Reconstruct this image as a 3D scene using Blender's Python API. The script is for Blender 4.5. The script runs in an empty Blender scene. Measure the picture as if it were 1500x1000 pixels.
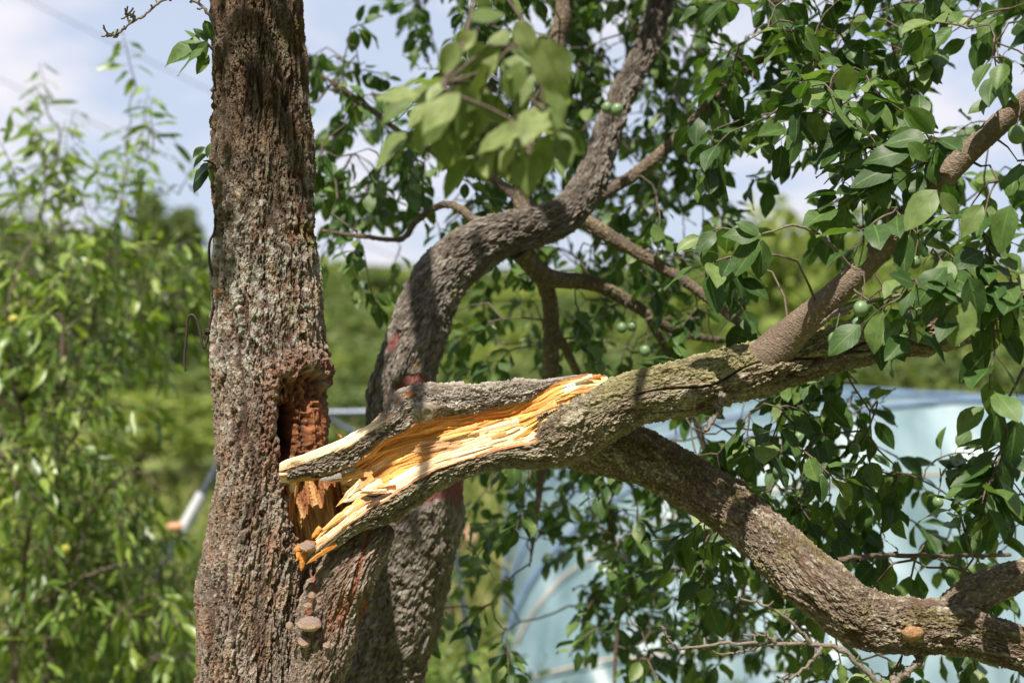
import bpy, math, random
import numpy as np
from mathutils import Vector, Matrix
random.seed(11); rng = np.random.default_rng(11)
SC = bpy.context.scene
COL = SC.collection
# ------------------------------------------------------------------ camera
FPX = 50.0 / 36.0 * 1500.0            # focal length in photo pixels
CAM = np.array([0.0, 0.0, 1.6]); PITCH = math.atan(40 / FPX)
FWD = np.array([0, math.cos(PITCH), math.sin(PITCH)]); UPV = np.array([0, -math.sin(PITCH), math.cos(PITCH)]); RGT = np.array([1.0, 0, 0])
cd = bpy.data.cameras.new('camera'); cd.lens = 50; cd.sensor_width = 36; cd.clip_start = 0.05; cd.clip_end = 3000
cd.dof.use_dof = True; cd.dof.focus_distance = 2.43; cd.dof.aperture_fstop = 2.5; cd.dof.aperture_blades = 0
cam = bpy.data.objects.new('camera', cd); COL.objects.link(cam)
cam.location = CAM; cam.rotation_euler = (math.pi / 2 + PITCH, 0, 0)
SC.camera = cam
# ------------------------------------------------------------------ world, sun, exposure
ELEV = math.radians(60); AZX, AZY = -0.30, -0.95          # the sun stands behind the camera, to its left
w = bpy.data.worlds.new('World'); SC.world = w; w.use_nodes = True
nt = w.node_tree; nt.nodes.clear()
out = nt.nodes.new('ShaderNodeOutputWorld'); bg = nt.nodes.new('ShaderNodeBackground'); sky = nt.nodes.new('ShaderNodeTexSky')
sky.sky_type = 'NISHITA'; sky.sun_disc = False; sky.sun_elevation = ELEV; sky.sun_rotation = math.atan2(AZX, AZY)
sky.air_density = 1.0; sky.dust_density = 2.2; sky.ozone_density = 1.0; sky.altitude = 200
tc = nt.nodes.new('ShaderNodeTexCoord'); mp = nt.nodes.new('ShaderNodeMapping'); mp.inputs['Scale'].default_value = (1, 1, 2.1)
mp.inputs['Location'].default_value = (0.35, 0.1, 0.22)
ns = nt.nodes.new('ShaderNodeTexNoise'); ns.inputs['Scale'].default_value = 6.5; ns.inputs['Detail'].default_value = 4; ns.inputs['Roughness'].default_value = 0.5
rp = nt.nodes.new('ShaderNodeValToRGB'); rp.color_ramp.elements[0].position = 0.48; rp.color_ramp.elements[1].position = 0.66
rp.color_ramp.elements[0].color = (0.0, 0.0, 0.0, 1); rp.color_ramp.elements[1].color = (0.85, 0.85, 0.85, 1)
mx = nt.nodes.new('ShaderNodeMix'); mx.data_type = 'RGBA'; mx.inputs['B'].default_value = (7.6, 7.3, 7.6, 1)
hz = nt.nodes.new('ShaderNodeMix'); hz.data_type = 'RGBA'; hz.inputs['Factor'].default_value = 0.75; hz.inputs['B'].default_value = (5.3, 5.9, 7.3, 1)
L = nt.links.new
L(tc.outputs['Generated'], mp.inputs['Vector']); L(mp.outputs['Vector'], ns.inputs['Vector']); L(ns.outputs['Fac'], rp.inputs['Fac'])
L(rp.outputs['Color'], mx.inputs['Factor']); L(sky.outputs['Color'], hz.inputs['A']); L(hz.outputs['Result'], mx.inputs['A']); L(mx.outputs['Result'], bg.inputs['Color'])
bg.inputs['Strength'].default_value = 0.072
L(bg.outputs['Background'], out.inputs['Surface'])
sd = bpy.data.lights.new('sun', 'SUN'); sd.energy = 5.0; sd.angle = math.radians(0.55); sd.color = (1.0, 0.93, 0.82)
sun = bpy.data.objects.new('sun', sd); COL.objects.link(sun)
hn = math.hypot(AZX, AZY)
TOSUN = Vector((AZX / hn * math.cos(ELEV), AZY / hn * math.cos(ELEV), math.sin(ELEV)))
sun.rotation_euler = TOSUN.to_track_quat('Z', 'Y').to_euler(); sun.location = (-4, -6, 9)
SC.view_settings.view_transform = 'Standard'; SC.view_settings.look = 'None'; SC.view_settings.exposure = 0.88; SC.view_settings.gamma = 1.0
SC.render.engine = 'CYCLES'
SC.cycles.use_denoising = True
SC.cycles.max_bounces = 8; SC.cycles.transparent_max_bounces = 8

# ------------------------------------------------------------------ pixel <-> world
def P(px, py, d):
    return CAM + d * (FWD + (px - 750) / FPX * RGT - (py - 500) / FPX * UPV)
def G(px, py):
    v = FWD + (px - 750) / FPX * RGT - (py - 500) / FPX * UPV
    return CAM + v * (-CAM[2] / v[2])
def proj(p):
    q = p - CAM; d = q @ FWD
    return 750 + (q @ RGT) / d * FPX, 500 - (q @ UPV) / d * FPX, d

# ------------------------------------------------------------------ noise (numpy)
def hsh(ix, iy, seed):
    h = (ix.astype(np.int64) * 374761393 + iy.astype(np.int64) * 668265263 + seed * 974634421) & 0xFFFFFFFF
    h = ((h ^ (h >> 13)) * 1274126177) & 0xFFFFFFFF
    h = ((h ^ (h >> 16)) * 2246822519) & 0xFFFFFFFF
    return ((h ^ (h >> 15)) & 0xFFFFFF).astype(np.float32) / 16777216.0
def pn(x, y, per=1 << 20, seed=0):
    """gradient noise, periodic in x; about -1..1"""
    x0 = np.floor(x); y0 = np.floor(y); fx = x - x0; fy = y - y0
    u = fx * fx * fx * (fx * (fx * 6 - 15) + 10); v = fy * fy * fy * (fy * (fy * 6 - 15) + 10)
    def g(dx, dy):
        a = hsh(np.mod(x0 + dx, per), y0 + dy, seed) * 6.2831853
        return np.cos(a) * (fx - dx) + np.sin(a) * (fy - dy)
    a = g(0, 0); b = g(1, 0); c = g(0, 1); d = g(1, 1)
    return ((a + (b - a) * u) * (1 - v) + (c + (d - c) * u) * v) * 1.5
def fbm(x, y, per=1 << 20, seed=0, o=3, gain=0.5):
    s = 0; amp = 1.0
    for k in range(o):
        s = s + amp * pn(x * 2 ** k, y * 2 ** k, per * 2 ** k, seed + 17 * k); amp *= gain
    return s
def worley(x, y, per=1 << 20, seed=0):
    x0 = np.floor(x); y0 = np.floor(y); f1 = np.full(x.shape, 9.0, np.float32); f2 = f1.copy(); idn = np.zeros(x.shape, np.float32)
    for dx in (-1, 0, 1):
        for dy in (-1, 0, 1):
            cx = np.mod(x0 + dx, per); cy = y0 + dy
            d = np.hypot(x0 + dx + hsh(cx, cy, seed) - x, cy + hsh(cx, cy, seed + 5) - y)
            m = d < f1
            f2 = np.where(m, f1, np.minimum(f2, d)); idn = np.where(m, hsh(cx, cy, seed + 9), idn); f1 = np.where(m, d, f1)
    return f1, f2, idn
def ss(a, b, x):
    t = np.clip((x - a) / (b - a), 0, 1); return t * t * (3 - 2 * t)
def mixc(a, b, t):
    return a + (b - a) * t[..., None]
C3 = lambda *c: np.array(c, np.float32)
def catmull(pts, ts):
    pts = np.asarray(pts, float); n = len(pts)
    i = np.clip(np.floor(ts).astype(int), 0, n - 2); t = (ts - i)[:, None]
    p1 = pts[i]; p2 = pts[i + 1]
    p0 = np.where((i > 0)[:, None], pts[np.maximum(i - 1, 0)], 2 * p1 - p2); p3 = np.where((i < n - 2)[:, None], pts[np.minimum(i + 2, n - 1)], 2 * p2 - p1)
    return 0.5 * (2 * p1 + (p2 - p0) * t + (2 * p0 - 5 * p1 + 4 * p2 - p3) * t ** 2 + (3 * p1 - p0 - 3 * p2 + p3) * t ** 3)
def polysd(px, py, poly):
    """signed distance to a polygon, positive inside"""
    poly = np.array(poly, float); d = np.full(px.shape, 1e9); ins = np.zeros(px.shape, bool)
    for k in range(len(poly)):
        a = poly[k]; b = poly[(k + 1) % len(poly)]; e = b - a
        t = np.clip(((px - a[0]) * e[0] + (py - a[1]) * e[1]) / (e @ e), 0, 1)
        d = np.minimum(d, np.hypot(px - a[0] - t * e[0], py - a[1] - t * e[1]))
        c = ((a[1] > py) != (b[1] > py)) & (px < (b[0] - a[0]) * (py - a[1]) / (b[1] - a[1] + 1e-12) + a[0])
        ins ^= c
    return np.where(ins, d, -d)

# ------------------------------------------------------------------ mesh helpers
def add_obj(name, me, parent=None, mat=None):
    o = bpy.data.objects.new(name, me); COL.objects.link(o)
    if parent is not None: o.parent = parent
    if mat is not None and me is not None: me.materials.clear(); me.materials.append(mat)
    return o
def tag(o, label=None, cat=None, group=None, kind=None):
    if label: o['label'] = label
    if cat: o['category'] = cat
    if group: o['group'] = group
    if kind: o['kind'] = kind
    return o
def thing(name, label, cat, group=None):
    return tag(add_obj(name, None), label, cat, group)
def mesh_np(name, co, faces, col=None, attrs=None, smooth=True):
    """faces: (n,3) or (n,4) int array"""
    me = bpy.data.meshes.new(name); co = np.ascontiguousarray(co.reshape(-1, 3), np.float32); faces = np.ascontiguousarray(faces, np.int32)
    n, k = faces.shape
    me.vertices.add(len(co)); me.vertices.foreach_set('co', co.ravel())
    me.loops.add(n * k); me.loops.foreach_set('vertex_index', faces.ravel())
    me.polygons.add(n); me.polygons.foreach_set('loop_start', np.arange(n, dtype=np.int32) * k)
    me.update(calc_edges=True)
    me.polygons.foreach_set('use_smooth', np.full(n, smooth))
    if col is not None:
        a = me.color_attributes.new('Col', 'FLOAT_COLOR', 'POINT'); c = np.ones((len(co), 4), np.float32); col = col.reshape(len(co), -1); c[:, :col.shape[1]] = col
        a.data.foreach_set('color', c.ravel())
    for kx, vx in (attrs or {}).items():
        a = me.attributes.new(kx, 'FLOAT', 'POINT'); a.data.foreach_set('value', np.ascontiguousarray(vx, np.float32).ravel())
    return me
def grid_faces(nl, na, closed):
    i = np.arange(nl - 1)[:, None]; j = np.arange(na if closed else na - 1)[None, :]; j2 = (j + 1) % na
    return np.stack([i * na + j, i * na + j2, (i + 1) * na + j2, (i + 1) * na + j], -1).reshape(-1, 4)
def closed_grid(name, pos, col, attrs=None):
    """tube grid, its two ends closed by a fan drawn as thin quads"""
    nl, na, _ = pos.shape
    c0 = pos[0].mean(0); c1 = pos[-1].mean(0)
    pos = np.concatenate([np.repeat(c0[None, None], na, 1), pos, np.repeat(c1[None, None], na, 1)], 0)
    col = np.concatenate([col[:1], col, col[-1:]], 0)
    k = nl // 2 + 1; e1 = pos[k, 1] - pos[k, 0]; e2 = pos[k + 1, 0] - pos[k, 0]; f = grid_faces(nl + 2, na, True)
    sgn = sum(float(np.cross(pos[k, j + 1] - pos[k, j], pos[k + 1, j] - pos[k, j]) @ (pos[k, j] - pos[k].mean(0))) for j in range(0, na - 1))
    return mesh_np(name, pos, f if sgn > 0 else f[:, ::-1], col, smooth=False)

class Tube:
    """a limb laid out along photo-pixel controls (px, py, depth, radius px[, radius towards the camera px])"""
    def __init__(s, ctl, nl, na, aref=UPV, world=False, ts=None, front=0.72):
        ctl = np.array([c if len(c) == 5 else (*c, c[3]) for c in ctl], float)
        if world: pts = np.concatenate([ctl[:, :3], ctl[:, 3:5]], 1)
        else:
            pts = np.concatenate([np.array([P(c[0], c[1], c[2]) for c in ctl]), ctl[:, 3:5] * ctl[:, 2:3] / FPX], 1)
        if ts is None:
            tt = np.linspace(0, len(ctl) - 1, 40 * len(ctl)); cc = catmull(pts, tt)[:, :3]
            al = np.concatenate([[0], np.cumsum(np.linalg.norm(np.diff(cc, axis=0), axis=1))])
            ts = np.interp(np.linspace(0, al[-1], nl), al, tt)
        nl = len(ts)
        full = catmull(pts, ts); s.c = full[:, :3]; s.ra = np.maximum(full[:, 3], 1e-4); s.rb = np.maximum(full[:, 4], 1e-4); s.ts = ts
        t = np.gradient(s.c, axis=0); t /= np.linalg.norm(t, axis=1)[:, None]
        b = CAM - s.c; b -= (b * t).sum(1)[:, None] * t; b /= np.linalg.norm(b, axis=1)[:, None]
        a = np.cross(t, b); sg = np.sign((a @ aref).mean()) or 1
        s.t, s.a, s.b = t, a * sg, b
        s.v = np.concatenate([[0], np.cumsum(np.linalg.norm(np.diff(s.c, axis=0), axis=1))])
        nf = int(na * front); nb = na - nf; hf = math.radians(112)
        s.phi = np.concatenate([np.linspace(-hf, hf, nf, endpoint=False), np.linspace(hf, 2 * math.pi - hf, nb, endpoint=False)])
        s.PH, s.V = np.meshgrid(s.phi, s.v); s.nl, s.na = nl, len(s.phi)
    def pos(s, mul=1.0, disp=0.0):
        cph = np.cos(s.PH)[..., None]; sph = np.sin(s.PH)[..., None]
        base = s.c[:, None] + (s.rb[:, None, None] * cph * s.b[:, None] + s.ra[:, None, None] * sph * s.a[:, None]) * (mul[..., None] if isinstance(mul, np.ndarray) else mul)
        rad = cph * s.b[:, None] + sph * s.a[:, None]
        return base + rad * (disp[..., None] if isinstance(disp, np.ndarray) else disp)

def bark(T, cw=0.012, ch=0.035, seed=1, crk=1.0, g=1.0, ty=2.2, ta=0.5):
    """ragged plates between furrows, with flaking ledges: height, plate id, furrow mask, fine noise"""
    rm = float((T.ra + T.rb).mean() / 2); n = max(5, round(2 * math.pi * rm / cw))
    x = (T.PH / (2 * math.pi) % 1.0) * n; y = T.V / ch
    wx = 0.45 * pn(x, y * 2.3, n, seed + 1) + 0.40 * pn(x * 2, y * 5.1, n * 2, seed + 2) + 0.22 * pn(x * 4, y * 11, n * 4, seed + 22); wy = 0.4 * pn(x, y, n, seed + 3) + 0.15 * pn(x * 4, y * 6, n * 4, seed + 23)
    f1, f2, idn = worley(x + wx, y + wy, n, seed + 4)
    e = f2 - f1; plate = 0.5 * ss(0.02, 0.12, e) + 0.5 * ss(0.05, 0.4, e)
    n2 = max(3, n // 2); r = np.abs(pn(x * n2 / n + wx * 0.5, y * 0.3 + wy * 0.2, n2, seed + 5)); crack = ss(0.0, 0.12, r)
    fine = fbm(x * 4, y * 9, n * 4, seed + 6, 3, 0.65)
    tr = fbm(x + wx, y * ty + wy, n, seed + 12, 3, 0.65) * 3.2; fl = np.floor(tr); ter = (fl + ss(0.86, 1.0, tr - fl)) / 3.2
    grit = fbm(x * 9, y * 26, n * 9, seed + 14, 2, 0.7)
    h = plate * (0.35 + 0.35 * idn) * (1 - 0.8 * crk * (1 - crack)) + 0.22 * g * fine + ta * ter * plate + 0.13 * g * grit
    fur = (1 - plate) * 0.55 + crk * (1 - crack) * 0.9 + 0.25 * g * ss(0.1, -0.5, fine)
    return np.clip(h, -0.5, 1.5), idn, np.clip(fur, 0, 1), np.clip((fine * 0.7 + grit * 0.7) * (0.4 + 0.6 * g), -1.2, 1.2)
def bark_col(T, B, base, furrow, lichen=0.3, lcol=(0.42, 0.41, 0.35), seed=3, warm=None):
    h, idn, fur, fine = B
    n = max(4, round(2 * math.pi * float(T.ra.mean()) / 0.03))
    x = (T.PH / (2 * math.pi) % 1.0) * n; y = T.V / 0.05
    big = fbm(x * 0.5 if n % 2 == 0 else x, y * 0.5, n // 2 if n % 2 == 0 else n, seed, 3)
    c = mixc(C3(*base) * 0.62, C3(*base) * 1.45, np.clip(0.40 + 0.25 * (idn - .5) + 0.3 * big + 0.45 * fine, 0, 1))
    if warm is not None: c = mixc(c, c * C3(*warm), ss(-0.2, 0.4, pn(x, y * 0.7, n, seed + 7)))
    c = mixc(c, np.broadcast_to(C3(*furrow), c.shape), np.clip(fur * 0.85, 0, 1))
    sp = ss(0.16, 0.42, fbm(x * 4, y * 6, n * 4, seed + 11, 3) + 0.35 * big - 0.28 + lichen * 0.5)
    c = mixc(c, np.broadcast_to(C3(*lcol), c.shape), np.clip(sp * 0.7 * (1 - fur), 0, 1))
    return c

# ------------------------------------------------------------------ materials
def new_mat(name):
    m = bpy.data.materials.new(name); m.use_nodes = True; n = m.node_tree.nodes; n.clear()
    o = n.new('ShaderNodeOutputMaterial'); b = n.new('ShaderNodeBsdfPrincipled'); m.node_tree.links.new(b.outputs['BSDF'], o.inputs['Surface'])
    return m, m.node_tree, b, o
def node(t, typ, **kw):
    n = t.nodes.new(typ)
    for k, v in kw.items():
        if k in n.inputs: n.inputs[k].default_value = v
        else: setattr(n, k, v)
    return n
def mat_barkwood():
    """colour from the carved mesh, alpha: 1 bark, 0 bare wood"""
    m, t, b, o = new_mat('bark_and_wood'); l = t.links.new
    at = node(t, 'ShaderNodeAttribute', attribute_name='Col'); gm = node(t, 'ShaderNodeNewGeometry')
    n1 = node(t, 'ShaderNodeTexNoise', Scale=420.0, Detail=3.0, Roughness=0.6); l(gm.outputs['Position'], n1.inputs['Vector'])
    n2 = node(t, 'ShaderNodeTexNoise', Scale=130.0, Detail=4.0, Roughness=0.65); l(gm.outputs['Position'], n2.inputs['Vector'])
    mr = node(t, 'ShaderNodeMapRange'); mr.inputs['From Min'].default_value = 0.25; mr.inputs['From Max'].default_value = 0.75; mr.inputs['To Min'].default_value = 0.72; mr.inputs['To Max'].default_value = 1.28
    l(n1.outputs['Fac'], mr.inputs['Value'])
    vm = node(t, 'ShaderNodeVectorMath', operation='SCALE'); l(at.outputs['Color'], vm.inputs[0]); l(mr.outputs['Result'], vm.inputs['Scale'])
    l(vm.outputs['Vector'], b.inputs['Base Color'])
    b.inputs['Roughness'].default_value = 0.85; b.inputs['Specular IOR Level'].default_value = 0.25
    ad = node(t, 'ShaderNodeMath', operation='ADD'); l(n1.outputs['Fac'], ad.inputs[0]); l(n2.outputs['Fac'], ad.inputs[1])
    bp = node(t, 'ShaderNodeBump', Distance=0.004); l(ad.outputs[0], bp.inputs['Height'])
    st = node(t, 'ShaderNodeMapRange'); st.inputs['To Min'].default_value = 0.12; st.inputs['To Max'].default_value = 0.75; l(at.outputs['Alpha'], st.inputs['Value']); l(st.outputs['Result'], bp.inputs['Strength'])
    l(bp.outputs['Normal'], b.inputs['Normal'])
    return m
def mat_plain(name, col, rough=0.7, scale=30.0, var=0.25, bump=0.3, spec=0.3, metal=0.0, dist=0.003, col2=None):
    m, t, b, o = new_mat(name); l = t.links.new
    gm = node(t, 'ShaderNodeNewGeometry'); n1 = node(t, 'ShaderNodeTexNoise', Scale=scale, Detail=4.0, Roughness=0.6); l(gm.outputs['Position'], n1.inputs['Vector'])
    r = node(t, 'ShaderNodeValToRGB'); e = r.color_ramp.elements; e[0].position = 0.3; e[1].position = 0.7
    c2 = col2 or [c * (1 + var) for c in col]
    e[0].color = (*[c * (1 - var) for c in col], 1); e[1].color = (*c2, 1)
    l(n1.outputs['Fac'], r.inputs['Fac']); l(r.outputs['Color'], b.inputs['Base Color'])
    b.inputs['Roughness'].default_value = rough; b.inputs['Specular IOR Level'].default_value = spec; b.inputs['Metallic'].default_value = metal
    if bump:
        bp = node(t, 'ShaderNodeBump', Strength=bump, Distance=dist); l(n1.outputs['Fac'], bp.inputs['Height']); l(bp.outputs['Normal'], b.inputs['Normal'])
    return m
def mat_leaf(name, stops, trans, rough=0.48, tfac=0.3, spec=0.4, vein=True):
    m, t, b, o = new_mat(name); l = t.links.new
    at = node(t, 'ShaderNodeAttribute', attribute_name='rnd'); oi = node(t, 'ShaderNodeObjectInfo')
    ad = node(t, 'ShaderNodeMath', operation='ADD'); l(at.outputs['Fac'], ad.inputs[0]); l(oi.outputs['Random'], ad.inputs[1])
    fr = node(t, 'ShaderNodeMath', operation='FRACT'); l(ad.outputs[0], fr.inputs[0])
    r = node(t, 'ShaderNodeValToRGB'); e = r.color_ramp.elements
    while len(e) < len(stops): e.new(0.5)
    for k, (p, c) in enumerate(stops): e[k].position = p; e[k].color = (*c, 1)
    l(fr.outputs[0], r.inputs['Fac'])
    gm = node(t, 'ShaderNodeNewGeometry'); nz = node(t, 'ShaderNodeTexNoise', Scale=90.0, Detail=3.0); l(gm.outputs['Position'], nz.inputs['Vector'])
    mr = node(t, 'ShaderNodeMapRange'); mr.inputs['From Min'].default_value = 0.3; mr.inputs['From Max'].default_value = 0.7; mr.inputs['To Min'].default_value = 0.8; mr.inputs['To Max'].default_value = 1.2
    l(nz.outputs['Fac'], mr.inputs['Value'])
    vm = node(t, 'ShaderNodeVectorMath', operation='SCALE'); l(r.outputs['Color'], vm.inputs[0]); l(mr.outputs['Result'], vm.inputs['Scale'])
    colour = vm.outputs['Vector']
    if vein:
        aw = node(t, 'ShaderNodeAttribute', attribute_name='across'); al = node(t, 'ShaderNodeAttribute', attribute_name='along')
        md = node(t, 'ShaderNodeMapRange', interpolation_type='SMOOTHSTEP'); md.inputs['To Max'].default_value = 0.6; md.inputs['From Min'].default_value = 0.10; md.inputs['From Max'].default_value = 0.03; l(aw.outputs['Fac'], md.inputs['Value'])
        # side veins run forward from the midrib
        a1 = node(t, 'ShaderNodeMath', operation='MULTIPLY_ADD'); a1.inputs[1].default_value = -0.32; l(aw.outputs['Fac'], a1.inputs[0]); l(al.outputs['Fac'], a1.inputs[2])
        a2 = node(t, 'ShaderNodeMath', operation='MULTIPLY'); a2.inputs[1].default_value = 44.0; l(a1.outputs[0], a2.inputs[0])
        a3 = node(t, 'ShaderNodeMath', operation='SINE'); l(a2.outputs[0], a3.inputs[0])
        sv = node(t, 'ShaderNodeMapRange', interpolation_type='SMOOTHSTEP'); sv.inputs['From Min'].default_value = 0.75; sv.inputs['From Max'].default_value = 1.0; sv.inputs['To Max'].default_value = 0.16; l(a3.outputs[0], sv.inputs['Value'])
        mxv = node(t, 'ShaderNodeMath', operation='MAXIMUM'); l(md.outputs['Result'], mxv.inputs[0]); l(sv.outputs['Result'], mxv.inputs[1])
        mc = node(t, 'ShaderNodeMix', data_type='RGBA'); l(mxv.outputs[0], mc.inputs['Factor']); l(colour, mc.inputs['A']); mc.inputs['B'].default_value = (0.14, 0.21, 0.065, 1)
        hv = node(t, 'ShaderNodeMix', data_type='FLOAT'); hv.inputs[0].default_value = 0.5
        colour = mc.outputs['Result']
        bp = node(t, 'ShaderNodeBump', Strength=0.35, Distance=0.002, invert=True); l(mxv.outputs[0], bp.inputs['Height']); l(bp.outputs['Normal'], b.inputs['Normal'])
    l(colour, b.inputs['Base Color']); b.inputs['Roughness'].default_value = rough; b.inputs['Specular IOR Level'].default_value = spec
    tr = node(t, 'ShaderNodeBsdfTranslucent'); tm = node(t, 'ShaderNodeVectorMath', operation='MULTIPLY'); l(colour, tm.inputs[0]); tm.inputs[1].default_value = trans; l(tm.outputs['Vector'], tr.inputs['Color'])
    ms = node(t, 'ShaderNodeMixShader', Fac=tfac); l(b.outputs['BSDF'], ms.inputs[1]); l(tr.outputs['BSDF'], ms.inputs[2]); l(ms.outputs['Shader'], o.inputs['Surface'])
    return m
M_BW = mat_barkwood()
M_TWIG = mat_plain('twig_bark', (0.11, 0.085, 0.065), 0.8, 160, 0.35, 0.5)
M_LEAF = mat_leaf('plum_leaf', [(0.0, (0.026, 0.060, 0.014)), (0.45, (0.046, 0.095, 0.020)), (0.8, (0.090, 0.150, 0.036)), (1.0, (0.17, 0.225, 0.075))], (1.5, 1.7, 0.6))
M_PALE = mat_leaf('pale_plum_leaf', [(0.0, (0.09, 0.135, 0.035)), (0.5, (0.15, 0.20, 0.06)), (1.0, (0.25, 0.29, 0.12))], (1.3, 1.4, 0.7), 0.5, 0.35, 0.35)
M_PEACH = mat_leaf('narrow_leaf', [(0.0, (0.055, 0.10, 0.016)), (0.5, (0.12, 0.19, 0.03)), (1.0, (0.25, 0.32, 0.065))], (1.4, 1.5, 0.6), 0.38, 0.35, 0.5, vein=False)
M_SHRUB = mat_leaf('shrub_leaf', [(0.0, (0.05, 0.10, 0.018)), (0.6, (0.11, 0.18, 0.03)), (1.0, (0.22, 0.26, 0.06))], (1.4, 1.5, 0.6), 0.5, 0.3, 0.3, vein=False)
M_FAR = mat_leaf('far_foliage', [(0.0, (0.06, 0.092, 0.028)), (0.6, (0.11, 0.15, 0.045)), (1.0, (0.18, 0.21, 0.07))], (1.3, 1.4, 0.6), 0.6, 0.3, 0.2, vein=False)
M_FARL = mat_leaf('far_foliage_bright', [(0.0, (0.11, 0.155, 0.03)), (0.6, (0.18, 0.23, 0.05)), (1.0, (0.27, 0.30, 0.08))], (1.3, 1.4, 0.6), 0.6, 0.3, 0.2, vein=False)
M_PLUM = mat_plain('green_plum_skin', (0.13, 0.20, 0.09), 0.42, 60, 0.18, 0.0, 0.5)
M_FUNG = mat_plain('bracket_fungus', (0.36, 0.27, 0.19), 0.8, 120, 0.3, 0.5, col2=(0.52, 0.40, 0.28))
M_RESIN = mat_plain('amber_resin', (0.26, 0.11, 0.035), 0.6, 90, 0.3, 0.4, 0.6)
M_WIRE = mat_plain('rusty_wire', (0.055, 0.04, 0.035), 0.6, 200, 0.4, 0.3, 0.4, 0.4)

# ------------------------------------------------------------------ leaves
def leaf_variants(n, ratio, cols, rows, seed, shape=(0.86, 0.78)):
    r = np.random.default_rng(seed); res = []
    for k in range(n):
        y = np.linspace(0, 1, rows); wd = ratio * r.uniform(0.9, 1.12)
        prof = np.sin(np.pi * y ** shape[0]) ** shape[1] * wd * 0.5; prof[0] = prof[-1] = 0.004
        xs = np.linspace(-1, 1, cols); X = prof[:, None] * xs[None]; Y = np.repeat(y[:, None], cols, 1)
        fold = r.uniform(0.05, 0.5); curl = r.uniform(-0.05, 0.42); tw = r.uniform(-0.5, 0.5); wav = r.uniform(0.0, 0.05)
        Z = fold * np.abs(X) + wav * np.sin(Y * r.uniform(8, 14) + k + np.sign(X)) * np.abs(xs)[None] - curl * Y ** 2 * 0.6
        X = X + r.uniform(-0.08, 0.08) * Y ** 2
        a = tw * Y; X, Z = X * np.cos(a) - Z * np.sin(a) * 0.5, Z + X * np.sin(a)
        co = np.stack([X, Y * (1 - 0.15 * abs(curl)), Z], -1)
        res.append((co.reshape(-1, 3).astype(np.float32), np.repeat(np.abs(xs)[None], rows, 0).ravel(), Y.ravel()))
    return res, grid_faces(rows, cols, False)
PL_VAR, PL_F = leaf_variants(9, 0.56, 5, 7, 5)
PE_VAR, PE_F = leaf_variants(7, 0.27, 3, 7, 6, (0.8, 0.9))
SH_VAR, SH_F = leaf_variants(5, 0.42, 3, 5, 8)

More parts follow.
